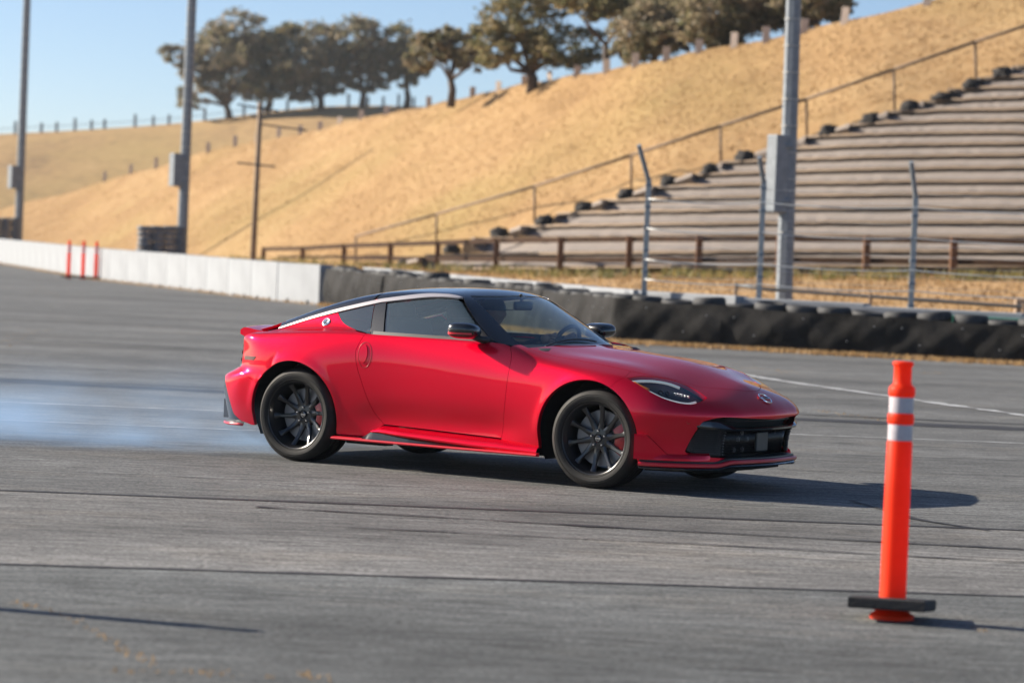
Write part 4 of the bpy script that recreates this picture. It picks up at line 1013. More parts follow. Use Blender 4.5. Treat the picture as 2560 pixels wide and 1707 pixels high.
panel('rear_bumper', M['red'], car, panel_data(fb, YAW_R, rbo, res=0.026, gap=0.0007, flange=0.03))
# dark valance below the rear bumper
vl = yaw_line(YAW_R, fb, np.linspace(u_end[0], -u_end[0], 40), np.full(40, .236)); vu = np.vstack([low, (low[::-1][1:])*np.array([1, -1, 1])])
panel('rear_valance', M['gloss_black'], car, panel_data(fb, YAW_R, np.vstack([vu, vl[::-1]]), res=0.03, off=-0.008, flange=0.02))
# rear corner winglet with red edge
for sg in (-1, 1):
    us = np.linspace(u_end[0]+0.02, 0.42, 14); A = yaw_line(YAW_R, fb, us, np.full(14, .245)); N_ = grad(fb, A)
    mb = MB(); V = []; F = []
    for i in range(14):
        e_ = np.clip(i/4, 0, 1)*np.clip((13-i)/3, 0.3, 1)
        for (of, dz) in ((-0.014, 0.024), (0.010+0.010*e_, 0.008), (0.012+0.012*e_, -0.004), (-0.014, -0.010)):
            p = A[i]+N_[i]*of; V.append((p[0], sg*p[1], p[2]+dz))
    for i in range(13):
        for j in range(3): F.append((i*4+j, i*4+j+1, (i+1)*4+j+1, (i+1)*4+j))
    mb.add(V, F); mb.build('rear_winglet', M['satin_black'], car, auto=40)
    mb = MB(); mb.tube([(A[i][0]+N_[i][0]*0.026, sg*(A[i][1]+N_[i][1]*0.026), .236) for i in range(14)], 0.010, 8); mb.build('red_edge', M['red_trim'], car, smooth=True)
# tail panel and lamps
u1 = utop[0]; us = np.linspace(u1, -u1, 50)
tl = np.vstack([yaw_line(YAW_R, fb, us, np.full(50, .66)), yaw_line(YAW_R, fb, us[::-1], np.full(50, .835))])
panel('tail_panel', M['gloss_black'], car, panel_data(fb, YAW_R, tl, res=0.03, flange=0.02))
for sg in (-1, 1):
    us = np.linspace(u1-0.03, 0.22, 20)
    for z0, z1 in ((.70, .725), (.755, .78)):
        tq = np.vstack([yaw_line(YAW_R, fb, us, np.full(20, z0)), yaw_line(YAW_R, fb, us[::-1], np.full(20, z1))])
        panel('tail_lamp', M['rear_lamp'], car, panel_data(fb, YAW_R, tq, res=0.03, gap=0, off=0.004, flange=0.006), sg)
for sg in (-1, 1):   # side marker
    mk = side(fb, [(-1.808, .745), (-1.655, .748), (-1.682, .718), (-1.80, .714)])
    panel('side_marker', M['rear_lamp'], car, panel_data(fa, ROLL_B, mk, res=0.02, gap=0, off=0.003, flange=0.006), sg)
# tail lid and spoiler
tlid = topp(fa, np.vstack([smooth_path([(-1.66, 0), (-1.66, .42), (-1.62, .62)]), smooth_path([(-1.85, .66), (-1.93, .5), (-1.98, 0)])]))
tl2 = tlid[::-1][1:-1]*np.array([1, -1, 1]); panel('tail_lid', M['red'], car, panel_data(fa, ROLL_B, np.vstack([tlid, tl2]), res=0.04, flange=0.02))
V = []; F = []; prof = [(-1.70, .938), (-1.80, .944), (-1.90, .955), (-1.985, .968), (-2.03, .966), (-2.055, .948), (-2.055, .918), (-2.03, .89), (-1.97, .862), (-1.86, .845)]
ws_ = np.linspace(-.70, .70, 29)
for w in ws_:
    ed_ = abs(w)/.70; sh = .36*cpn(np.array([w]), 2.6, .80)[0]*.55; drop = 0.018*ed_**4
    for x, z in prof: V.append((x+sh, w, z-drop if z > .9 else z))
m_ = len(prof)
for i in range(len(ws_)-1):
    for j in range(m_-1): F.append((i*m_+j, i*m_+j+1, (i+1)*m_+j+1, (i+1)*m_+j))
F += [tuple(range(m_)), tuple(range(len(V)-1, len(V)-m_-1, -1))]
mb = MB(); mb.add(V, F); mb.build('rear_spoiler', M['red'], car, auto=35)

# ---- front bumper with openings
ba = arch(**FA, a0=63.3, a1=-14, n=26)
bs = np.vstack([seg_b, side(fb, np.vstack([ba[1:], [(1.612, .215)]]))])
uf, _ = YAW_F[1](bs[-1:]); us = np.linspace(uf[0], 0, 30); bl = yaw_line(YAW_F, fb, us, np.interp(us, [0, .3, uf[0]], [.232, .228, .215]))
hbt = np.vstack([seg_a[::-1][:-1], topp(fb, HLb)])      # from the lamp tip up to the hood line, then to the centre
fh = np.vstack([bs, bl[1:]]); fmir = (fh[::-1][1:])*np.array([1, -1, 1]); tl_ = (hbt[:-1])*np.array([1, -1, 1]); bumper_out = np.vstack([fh, fmir, tl_, hbt[::-1]])
hl = smooth_path([(1.481, .770), (1.557, .737), (1.665, .688), (1.761, .647), (1.846, .624), (1.909, .617)], 5)
# head lamp outline (side points below, top points above)
lampP = np.array([(1.481, .847, .771), (1.557, .851, .741), (1.665, .847, .690), (1.761, .822, .649), (1.846, .781, .625), (1.909, .733, .617), (1.94, .683, .626), (1.957, .563, .658), (1.90, .545, .688), (1.838, .53, .712), (1.775, .535, .737), (1.699, .565, .762), (1.611, .66, .783), (1.531, .772, .785)])
def onsurf(P, f=fbody, prj=None):
    fwd, inv = prj or YAW_F; u, v = inv(np.asarray(P, float)); o_, d_ = fwd(u, v); return solve(f, o_, d_, 0, 2.2)
lq = np.vstack([smooth_path(lampP[:8], 5)[:-1], smooth_path(np.vstack([lampP[7:], lampP[:1]]), 5)[:-1]])
lampS = onsurf(lq)
grP = np.array([(2.19, 0.0, .513), (2.16, .30, .524), (2.10, .52, .535), (2.05, .62, .527), (2.00, .685, .505), (1.985, .70, .48), (1.93, .725, .37), (1.895, .738, .298), (1.93, .70, .270), (2.05, .48, .252), (2.12, .25, .246), (2.14, 0, .245)])
gq = np.vstack([smooth_path(grP[:5], 5)[:-1], smooth_path(grP[4:8], 3)[:-1], smooth_path(grP[7:], 4)])
grS = onsurf(gq); grille_loop = np.vstack([grS, (grS[::-1][1:-1])*np.array([1, -1, 1])])
bd_ = panel_data(fb, YAW_F, bumper_out, holes=[lampS, lampS*np.array([1, -1, 1]), grille_loop], res=0.022, gap=0.0009, flange=0.03)
bumper = panel('front_bumper', M['red'], car, bd_)
# lamps
for sg in (-1, 1):
    hs = panel('headlight', M['satin_black'], car, panel_data(fb, YAW_F, lampS, res=0.022, gap=0.004, off=-0.045, flange=0), sg)
    panel('lens', M['lens'], hs, panel_data(fb, YAW_F, lampS, res=0.018, gap=0.004, off=-0.002, flange=0), sg)
    def strip(name, pts, mat, rad, off=-0.022):
        Q = onsurf(smooth_path(np.array(pts), 5)); Q = Q+grad(fb, Q)*off; Q[:, 1] *= sg
        mb = MB(); mb.tube(Q, rad, 8); return mb.build(name, mat, hs, smooth=True)
    strip('running_light', [(1.515, .835, .765), (1.56, .79, .772), (1.62, .70, .772), (1.70, .625, .757), (1.785, .60, .733)], M['led'], 0.0095)
    strip('running_light', [(1.655, .842, .699), (1.74, .825, .664), (1.83, .785, .640), (1.90, .728, .632), (1.925, .66, .645)], M['led'], 0.0105)
    strip('amber_reflector', [(1.53, .84, .752), (1.59, .845, .727), (1.65, .84, .708)], M['amber'], 0.017, -0.020)
    for q in range(5):
        P0 = onsurf(np.array([(1.80+0.018*q, .70-0.016*q, .702-0.004*q)])); P0 = P0+grad(fb, P0)*-0.030
        mb = MB(); mb.box((0, 0, 0), (.013, .013, .02), bev=.003); o_ = mb.build('led_unit', M['chrome'], hs); o_.location = (P0[0, 0], sg*P0[0, 1], P0[0, 2])
    for P1, rr in (((1.72, .775, .706), .020), ((1.765, .745, .702), .018)):
        P0 = onsurf(np.array([P1])); P0 = P0+grad(fb, P0)*-0.028
        mb = MB(); mb.lathe([(0, .006), (rr*.6, .006), (rr, -.006), (rr, -.012)], 16, axis='y'); o_ = mb.build('projector', M['gloss_black'], hs, smooth=True); o_.location = (P0[0, 0], sg*P0[0, 1], P0[0, 2]); 
# grille: recess, mesh, bar, inserts
rec = panel('grille_recess', M['liner'], car, panel_data(fb, YAW_F, grille_loop, res=0.035, gap=-0.012, off=-0.085, flange=0))
def gstrip(name, us_, zs_, off, rad, mat, par, n=6):
    Q = yaw_line(YAW_F, fb, us_, zs_); Q = Q+grad(fb, Q)*off; mb = MB(); mb.tube(Q, rad, n); return mb.build(name, mat, par, smooth=True)
def uof(w):  # rough angle for a half width at the front
    x = Xfront(np.array([w]), np.array([.4]))[0]; return 0.95*math.atan2(w, x-0.9)
for z in np.arange(.262, .425, .0165):
    wmax = np.interp(z, [.25, .30, .43], [.44, .50, .50]); gstrip('mesh_wire', np.linspace(uof(wmax), -uof(wmax), 30), np.full(30, z), -0.062, 0.0028, M['gloss_black'], rec, 5)
for u_ in np.linspace(uof(.49), -uof(.49), 64): gstrip('mesh_wire', [u_, u_], [.255, .428], -0.060, 0.0026, M['gloss_black'], rec, 5)
for z in (.478, .492, .505): gstrip('mesh_wire', np.linspace(uof(.50), -uof(.50), 30), np.full(30, z), -0.055, 0.0026, M['gloss_black'], rec, 5)
# horizontal bar (flat section)
us_ = np.linspace(uof(.70), -uof(.70), 60); Vb = []; Fb = []
Q0 = yaw_line(YAW_F, fb, us_, np.full(60, .452)); N0 = grad(fb, Q0); N0[:, 2] = 0; N0 /= np.linalg.norm(N0, axis=1)[:, None]
for i in range(60):
    wv = abs(Q0[i, 1]); k_ = np.clip((.72-wv)/.12, 0, 1); hgt = .013+.030*np.clip((wv-.42)/.16, 0, 1)
    for of, dz in ((-.05, -.012), (.004+.006*k_, -.012), (.008+.006*k_, .002), (-.006, hgt), (-.05, hgt)):
        Vb.append((Q0[i, 0]+N0[i, 0]*of, Q0[i, 1]+N0[i, 1]*of, .452+dz+.02*np.clip((wv-.5)/.2, 0, 1)))
for i in range(59):
    for j in range(4): Fb.append((i*5+j, i*5+j+1, (i+1)*5+j+1, (i+1)*5+j))
mb = MB(); mb.add(Vb, Fb); mb.build('grille_bar', M['gloss_black'], car, auto=40)
for sg in (-1, 1):
    ins = onsurf(np.array([(1.99, .69, .455), (1.93, .722, .37), (1.90, .732, .302), (1.94, .69, .278), (2.06, .50, .262), (2.07, .50, .44)]))
    ip = panel('grille_insert', M['satin_black'], car, panel_data(fb, YAW_F, resample(ins, .03), res=0.03, gap=0.004, off=-0.018, flange=0.02), sg)
    for z in np.arange(.29, .44, .0125):
        Q = yaw_line(YAW_F, fb, np.linspace(uof(.53), uof(.705), 8), np.full(8, z)); Q = Q+grad(fb, Q)*-0.016; Q[:, 1] *= sg
        mb = MB(); mb.tube(Q, 0.0032, 5); mb.build('rib', M['satin_black'], ip, smooth=True)
    for z in np.arange(.275, .44, .019):
        Q = yaw_line(YAW_F, fb, [uof(.495)], [z]); Q = Q+grad(fb, Q)*-0.02; mb = MB(); mb.box((0, 0, 0), (.012, .022, .012), bev=.003); o_ = mb.build('stud', M['grey_panel'], ip); o_.location = (Q[0, 0], sg*Q[0, 1], z)
    Q = onsurf(np.array([(1.93, .765, .498)])); mb = MB(); mb.lathe([(0, .004), (.011, .003), (.013, -.003)], 14, axis='y'); o_ = mb.build('parking_sensor', M['caliper'], car); o_.location = (Q[0, 0], sg*Q[0, 1], Q[0, 2]); o_.rotation_euler = (0, 0, math.radians(sg*-50)); 
Qr = yaw_line(YAW_F, fb, [-uof(.02)], [.35]); mb = MB(); mb.box((Qr[0, 0]-.045, 0.0, .352), (.02, .17, .135), bev=.008); mb.build('radar_panel', M['grey_panel'], car)
for (w_, z_) in ((.26, .375), (.20, .30), (.30, .30), (.24, .42), (-.24, .415), (.16, .375)):
    Qr = yaw_line(YAW_F, fb, [uof(abs(w_))], [z_]); mb = MB(); mb.box((Qr[0, 0]-.07, -w_, z_), (.02, .03, .035), bev=.004); mb.build('cooler_fitting', M['disc'], car)
# brand badge on the nose: two arcs and a bar with lettering
Qn = topp(fb, [(2.105, 0.0)]) if False else onsurf(np.array([(2.105, 0.0001, .648)])); nn = grad(fb, Qn)[0]
nn = np.array([nn[0], 0, nn[2]]); nn /= np.linalg.norm(nn)
bdg = empty('badge_axis'); bdg_M = Matrix(((0, -nn[2], nn[0], Qn[0, 0]+nn[0]*.004), (1, 0, 0, 0), (0, nn[0], nn[2], Qn[0, 2]+nn[2]*.004), (0, 0, 0, 1)))
bpy.data.objects.remove(bdg)
mb = MB()
for a0, a1 in ((18, 162), (198, 342)):
    mb.tube([(.058*math.cos(math.radians(a)), .050*math.sin(math.radians(a)), .003) for a in np.linspace(a0, a1, 20)], .0055, 6)
mb.box((0, 0, .004), (.128, .019, .008), bev=.002)
bdo = mb.build('nose_badge', M['chrome'], car, smooth=False); bdo.matrix_local = bdg_M
def text_part(txt, size, mat, parent, mtx, name):
    cu = bpy.data.curves.new(name, 'FONT'); cu.body = txt; cu.size = size; cu.extrude = 0.0008; cu.align_x = 'CENTER'; cu.align_y = 'CENTER'
    to = bpy.data.objects.new(name+'_tmp', cu); COL.objects.link(to)
    me = bpy.data.meshes.new_from_object(to.evaluated_get(bpy.context.evaluated_depsgraph_get())); bpy.data.objects.remove(to)
    o = bpy.data.objects.new(name, me); COL.objects.link(o); o.parent = parent; o.matrix_local = mtx; me.materials.clear(); me.materials.append(mat); return o
text_part('NISSAN', .019, M['satin_black'], bdo, Matrix.Translation((0, 0, .0085)), 'lettering')
# splitter: red lip and black blade, raised in the middle
us_ = np.linspace(uf[0]-0.01, -uf[0]+0.01, 81); Q0 = yaw_line(YAW_F, fb, us_, np.full(81, .24)); N0 = grad(fb, Q0); N0[:, 2] = 0; N0 /= np.linalg.norm(N0, axis=1)[:, None]
def splitter(sec, name, mat, rise=.026):
    V = []; F = []; m = len(sec)
    for i in range(81):
        wv = abs(Q0[i, 1]); k_ = 1-np.clip((wv-.46)/.10, 0, 1); k_ = k_*k_*(3-2*k_)
        for of, z in sec:
            V.append((Q0[i, 0]+N0[i, 0]*(of+.03*k_*(1 if of > 0 else 0)), Q0[i, 1]+N0[i, 1]*of, z+rise*k_))
    for i in range(80):
        for j in range(m-1): F.append((i*m+j, i*m+j+1, (i+1)*m+j+1, (i+1)*m+j))
    F += [tuple(range(m)), tuple(range(len(V)-1, len(V)-m-1, -1))]
    mb = MB(); mb.add(V, F); return mb.build(name, mat, car, auto=35)
splitter([(-.05, .214), (.030, .214), (.036, .206), (.036, .193), (.030, .188), (-.05, .188)], 'splitter_lip', M['red_trim'])
splitter([(-.10, .186), (.022, .186), (.028, .176), (.024, .168), (-.10, .160)], 'splitter_blade', M['gloss_black'], .022)
splitter([(-.05, .232), (.010, .226), (.012, .216), (-.05, .216)], 'splitter_groove', M['satin_black'])
# chin plate under the nose
poly = [(2.02, 0), (2.0, .45), (1.86, .70), (1.62, .80), (1.62, -.80), (1.86, -.70), (2.0, -.45)]
mb = MB(); mb.prism([(x, y, 0) for x, y in poly], (0, 0, .150), (0, 0, .168)); mb.build('chin_plate', M['liner'], car)
# red shelf and end plate ahead of the front wheel
for sg in (-1, 1):
    us2 = np.linspace(uf[0]-.06, uof(.60), 24); Q1 = yaw_line(YAW_F, fb, us2, np.full(24, .25)); N1 = grad(fb, Q1); N1[:, 2] = 0; N1 /= np.linalg.norm(N1, axis=1)[:, None]; V = []; F = []
    for i in range(24):
        t = i/23; wd = .018+.012*math.sin(math.pi*min(1, t*1.2)); wd *= 1 if t < .9 else (1-t)/.1*.8+.2
        for of, z in ((-.02, .285), (wd*.5, .268), (wd, .246), (wd, .232), (-.02, .226)): V.append((Q1[i, 0]+N1[i, 0]*of, sg*(Q1[i, 1]+N1[i, 1]*of), z))
    for i in range(23):
        for j in range(4): F.append((i*5+j, i*5+j+1, (i+1)*5+j+1, (i+1)*5+j))
    F += [(0, 1, 2, 3, 4), tuple(len(V)-1-j for j in range(5))]
    mb = MB(); mb.add(V, F); mb.build('bumper_shelf', M['red'], car, auto=30)
    ep = side(fb, smooth_path([(1.612, .402), (1.65, .401), (1.683, .397), ], 3)); lo_ = side(fb, [(1.83, .245), (1.70, .235), (1.606, .232)])
    poly = np.vstack([ep, lo_]); V = [(p[0], sg*(p[1]-.01), p[2]) for p in poly]+[(p[0], sg*(p[1]+.012+.034*np.clip((1.83-p[0])/.22, 0, 1)), p[2]) for i, p in enumerate(poly)]; n_ = len(poly)
    F = [tuple(range(n_)), tuple(range(2*n_-1, n_-1, -1))]+[(i, (i+1) % n_, n_+(i+1) % n_, n_+i) for i in range(n_)]
    mb = MB(); mb.add(V, F); mb.build('end_plate', M['red'], car, auto=30)

# ---- sill with black blade and red edge
for sg in (-1, 1):
    xs_ = np.linspace(-.60, .815, 60); V = []; F = []
    top_z = np.interp(xs_, [-.62, -.53, 0, .483, .83], [.272, .316, .301, .287, .262]); wt = side(fb, np.stack([xs_, top_z-.006], 1))[:, 1]
    for i, x in enumerate(xs_):
        t = (x+.60)/1.415; low_ = np.interp(x, [-.60, -.3, .3, .83], [.262, .244, .214, .204]); out_ = np.interp(x, [-.60, -.35, .2, .83], [.905, .928, .925, .914])
        zt = top_z[i]-.004; w0 = wt[i]
        for w, z in ((w0-.035, zt), (w0+.004, zt-.002), (w0+(out_-w0)*.62, zt-(zt-low_)*.28), (out_-.004, zt-(zt-low_)*.60), (out_, zt-(zt-low_)*.82), (out_-.008, low_), (out_-.06, low_-.004)): V.append((x, sg*w, z))
    m = 7
    for i in range(59):
        for j in range(m-1): F.append((i*m+j, i*m+j+1, (i+1)*m+j+1, (i+1)*m+j))
    mb = MB(); mb.add(V, F); mb.build('side_sill', M['red'], car, smooth=True)
    V = []; F = []
    xs_ = np.linspace(-.665, .83, 50)
    for x in xs_:
        hi = np.interp(x, [-.665, -.60, -.3, .3, .83], [.225, .262, .246, .216, .206]); o1 = np.interp(x, [-.665, -.3, .83], [.905, .912, .905])
        for w, z in ((o1-.05, hi+.004), (o1-.008, hi), (.930, .207), (.930, .201), (.80, .198)): V.append((x, sg*w, z))
    for i in range(49):
        for j in range(4): F.append((i*5+j, i*5+j+1, (i+1)*5+j+1, (i+1)*5+j))
    F += [(0, 1, 2, 3, 4)]
    mb = MB(); mb.add(V, F); mb.build('sill_blade', M['gloss_black'], car, auto=35)
    V = []; F = []
    for x in np.linspace(-.925, .835, 40):
        for w, z in ((.90, .213), (.944, .206), (.947, .199), (.944, .191), (.90, .186)): V.append((x, sg*w, z))
    for i in range(39):
        for j in range(4): F.append((i*5+j, i*5+j+1, (i+1)*5+j+1, (i+1)*5+j))
    F += [(0, 1, 2, 3, 4), tuple(len(V)-1-j for j in range(5))]
    mb = MB(); mb.add(V, F); mb.build('sill_edge', M['red_trim'], car, auto=40)

# ---- roof, windows
RL = smooth_path([(-.085, 1.2475), (-.16, 1.251), (-.25, 1.249), (-.377, 1.239), (-.677, 1.197), (-.777, 1.178), (-1.10, 1.101), (-1.334, 1.040), (-1.5, .992), (-1.64, .953)])
RU = smooth_path([(-.060, 1.252), (-.12, 1.266), (-.22, 1.272), (-.396, 1.266), (-.677, 1.225), (-.785, 1.205), (-1.112, 1.125), (-1.334, 1.060), (-1.5, 1.006), (-1.64, .959)])
rail3 = np.vstack([side(fc, RU), side(fc, RL[::-1])])
both('roof_rail', M['silver'], car, panel_data(fc, ROLL_C, rail3, res=0.018, gap=0.001, off=0.006, flange=0.012))
AO = smooth_path([(-.060, 1.252), (.0, 1.207), (.144, 1.093), (.298, .984), (.375, .948)])          # outer edge of the A pillar
ru_r = RU[RU[:, 0] >= -.79][::-1]                 # from x=-.79 forward
wsE = smooth_path([(.52, .655), (.387, .628), (.15, .562), (.0, .520), (-.055, .495)])                # windscreen edge (x, w)
wsH = smooth_path([(-.055, .495), (-.01, .40), (.045, .22), (.065, 0.0)])
cj = smooth_path([(-.792, 0.0), (-.79, .30), (-.787, .52)])
rhalf = np.vstack([topp(fc, cj, .9), side(fc, ru_r), side(fc, AO), topp(fc, [(.46, .70)], .85), topp(fc, wsE, .85), topp(fc, wsH[1:], .85)])
rm = (rhalf[::-1][1:-1])*np.array([1, -1, 1])
panel('roof', M['gloss_black'], car, panel_data(fc, ROLL_C, np.vstack([rhalf, rm]), res=0.026, gap=0.0015, flange=0.015))
wsB = smooth_path([(.745, 0.0), (.72, .30), (.60, .60), (.52, .655)])
wh = np.vstack([topp(fc, wsB, .75), topp(fc, wsE[1:], .8), topp(fc, wsH[1:], .8)]); wm = (wh[::-1][1:-1])*np.array([1, -1, 1])
panel('windscreen', M['glass_screen'], car, panel_data(fc, ROLL_C, np.vstack([wh, wm]), res=0.03, gap=-0.002, off=-0.004, flange=0))
# frit band round the windscreen
band = np.vstack([topp(fc, wsH[::-1], .8), topp(fc, smooth_path([(-.055, .495), (-.03, .47), (.0, .40), (.03, .22), (.045, 0)])[::-1]*np.array([1, 1])-np.array([0, 0]), .8)]) if False else None
mb = MB()
for sg in (-1, 1):
    Q = topp(fc, smooth_path([(-.79, .50), (-1.2, .45), (-1.6, .42)]), .8)
hgl = np.vstack([topp(fc, smooth_path([(-.796, 0.0), (-.794, .30), (-.791, .52)]), .8), side(fc, RU[RU[:, 0] < -.791]), topp(fc, smooth_path([(-1.66, .50), (-1.70, .30), (-1.71, 0.0)]), .8)])
hgm = (hgl[::-1][1:-1])*np.array([1, -1, 1])
panel('hatch_glass', M['gloss_black'], car, panel_data(fc, ROLL_C, np.vstack([hgl, hgm]), res=0.035, gap=0.002, flange=0.012))
rlf = RL[(RL[:, 0] > -.676)]                     # forward part, front to rear order
glassF = np.vstack([side(fc, rlf-np.array([0, .003])), side(fc, smooth_path([(-.676, 1.193), (-.64, 1.09), (-.596, .955)])), side(fc, [(-.05, .950), (.30, .948)]), side(fc, (AO[::-1][(AO[::-1][:, 0] > -.04) & (AO[::-1][:, 0] < .32)])-np.array([.012, .004]))])
for o_, sg in zip(doors, (-1, 1)):
    gdat = panel_data(fc, ROLL_C, glassF, res=0.03, gap=0.0, off=-0.010, flange=0) if sg < 0 else gdat
    panel('side_window', M['glass'], o_, gdat, sg)
bel = np.vstack([side(fc, [(-.70, .958), (-.55, .956), (-.05, .953), (.27, .951)]), side(fc, [(.25, .972), (-.05, .977), (-.55, .980), (-.70, .982)])])
both('belt_moulding', M['satin_black'], car, panel_data(fc, ROLL_C, bel, res=0.02, gap=0, off=0.004, flange=0.01))
bp_ = np.vstack([side(fc, [(-.683, 1.194), (-.73, 1.186), (-.779, 1.176)]), side(fc, smooth_path([(-.779, 1.176), (-.755, 1.08), (-.722, .958)])[1:]), side(fc, smooth_path([(-.603, .956), (-.647, 1.09), (-.683, 1.194)])[:-1])])
both('pillar_trim', M['interior'], car, panel_data(fc, ROLL_C, bp_, res=0.04, gap=-0.02, off=-0.03, flange=0))
both('b_pillar', M['gloss_black'], car, panel_data(fc, ROLL_C, bp_, res=0.02, gap=0.001, off=-0.001, flange=0.01))
qg = np.vstack([side(fc, smooth_path([(-.785, 1.172), (-.761, 1.08), (-.728, .960)])), side(fc, smooth_path([(-.728, .960), (-.80, .974), (-.888, .989), (-1.009, 1.026), (-1.098, 1.096)])[1:]), side(fc, (RL[(RL[:, 0] < -.786) & (RL[:, 0] > -1.09)]-np.array([0, .003]))[::-1])])
both('quarter_window', M['glass_dark'], car, panel_data(fc, ROLL_C, qg, res=0.02, gap=0.001, off=-0.004, flange=0))
# pillar badge and door handle
for sg in (-1, 1):
    Q = side(fa, [(-1.172, 1.026)]); n_ = grad(fa, Q)[0]; R_ = Vector((n_[0], sg*n_[1], n_[2])).to_track_quat('Z', 'Y').to_matrix().to_4x4(); R_.translation = Vector((Q[0, 0]+n_[0]*.003, sg*(Q[0, 1]+n_[1]*.003), Q[0, 2]+n_[2]*.003))
    mb = MB(); mb.lathe([(0, .004), (.026, .0035), (.033, .006), (.036, .002), (.036, -.004)], 28); b_ = mb.build('pillar_badge', M['chrome'], car, smooth=True); b_.matrix_local = R_
    text_part('Z', .05, M['gloss_black'], b_, Matrix.Translation((0, 0, .0055)), 'lettering')
for o_, sg in zip(doors, (-1, 1)):
    # round recess cup and flush grip
    cup = np.array([(-.685+.060*math.cos(a), .812+.092*math.sin(a)) for a in np.linspace(0, 2*math.pi, 30, endpoint=False)]); cup[:, 0] = np.maximum(cup[:, 0], -.738+.03*((cup[:, 1]-.82)/.09)**2)
    ring = side(fb, cup); mb = MB(); Vr = []
    N_ = grad(fb, ring)
    mb.tube([(p[0]+n[0]*.0005, sg*(p[1]+n[1]*.0005), p[2]) for p, n in zip(np.vstack([ring, ring[:1]]), np.vstack([N_, N_[:1]]))], .0022, 6, cap=False); mb.build('handle_rim', M['caliper'], o_, smooth=True)
    grip = np.array([(-.695+.036*math.cos(a), .820+.068*math.sin(a)) for a in np.linspace(0, 2*math.pi, 26, endpoint=False)])
    panel('door_handle', M['red'], o_, panel_data(fb, ROLL_B, side(fb, grip), res=0.014, gap=0, off=0.006, flange=0.008), sg)
# mirrors
for o_, sg in zip(doors, (-1, 1)):
    V = []; F = []; nu, nv_ = 28, 18; R_ = math.radians(-14)
    for j in range(nv_+1):
        ph = -math.pi/2+math.pi*j/nv_
        for i in range(nu):
            th = 2*math.pi*i/nu; sp = lambda c, e: math.copysign(abs(c)**e, c)
            x = sp(math.cos(ph), .55)*sp(math.cos(th), .7); y = sp(math.cos(ph), .55)*sp(math.sin(th), .55); z = sp(math.sin(ph), .62)
            tw = 1-.10*max(0, y); X = .108*x*(1.0 if x < 0 else 1.08*(1-.25*z*z)); Yw = .098*y; Z = .058*z*tw+.006*y
            xr = X*math.cos(R_)-Yw*math.sin(R_); yr_ = X*math.sin(R_)+Yw*math.cos(R_)
            V.append((.190+xr, sg*(.932+yr_), 1.030+Z))
    for j in range(nv_):
        for i in range(nu): F.append((j*nu+i, j*nu+(i+1) % nu, (j+1)*nu+(i+1) % nu, (j+1)*nu+i))
    mb = MB(); mb.add(V, F); mi = mb.build('door_mirror', M['gloss_black'], o_, smooth=True)
    pts = []
    for t in np.linspace(-.096, .086, 12):
        c = min(1, (1-abs(t/.108)**3.3))**(1/3.3) if abs(t) < .108 else 0; yy = .0985*c; X = t; Yw = yy
        pts.append((.190+X*math.cos(R_)-Yw*math.sin(R_), sg*(.932+X*math.sin(R_)+Yw*math.cos(R_)+.001), 1.012))
    Vs = []; Fs = []
    for p in pts: Vs += [(p[0], p[1], p[2]+.006), (p[0], p[1], p[2]-.007)]
    for i in range(len(pts)-1): Fs.append((2*i, 2*i+1, 2*i+3, 2*i+2))
    mb = MB(); mb.add(Vs, Fs); mb.build('mirror_stripe', M['red_trim'], mi)
    mb = MB(); mb.tube([(.30, sg*.775, .965), (.27, sg*.83, .972), (.235, sg*.88, .990)], [.030, .026, .022], 10); mb.build('mirror_arm', M['satin_black'], mi, smooth=True)
    sail = side(fc, [(.165, 1.072), (.30, .978), (.385, .940), (.24, .950)])
    panel('mirror_sail', M['satin_black'], o_, panel_data(fc, ROLL_C, sail, res=0.03, gap=0, off=0.003, flange=0.006), sg)

# ---- wheel wells, underside, cabin
for cx, r_ in ((1.207, .425), (-1.300, .415)):
    for sg in (-1, 1):
        mb = MB(); V = []; n = 30
        for i in range(n+1):
            a = math.radians(-25+230*i/n); zz = .35+r_*math.sin(a)*1.02
            for w in (np.interp(zz, [.2, .45, .60], [.80, .865, .895]), .55): V.append((cx+r_*math.cos(a), sg*w, zz))
        F = [(2*i, 2*i+1, 2*i+3, 2*i+2) for i in range(n)]; F.append(tuple(range(1, 2*n+2, 2)))
        mb.add(V, F); mb.build('wheel_liner', M['liner'], car)
mb = MB(); mb.box((0, 0, .19), (3.3, 1.05, .05)); mb.box((0, 0, .215), (1.55, 1.66, .05)); mb.box((-1.95, 0, .33), (.40, 1.3, .14)); mb.box((-.75, -.70, .17), (.35, .1, .03)); mb.build('underbody', M['liner'], car)
mb = MB()
mb.box((-.25, 0, .40), (1.5, 1.5, .10)); mb.box((-1.02, 0, .62), (.10, 1.36, .62))
for sg in (-1, 1): mb.box((-.15, sg*.742, .62), (1.35, .03, .60))
mb.box((.56, 0, .74), (.34, 1.40, .38), bev=.05); mb.box((-.1, 0, .55), (1.0, .22, .25), bev=.04); mb.box((-1.35, 0, .80), (.6, 1.15, .06)); mb.build('cabin_trim', M['interior'], car, auto=35)
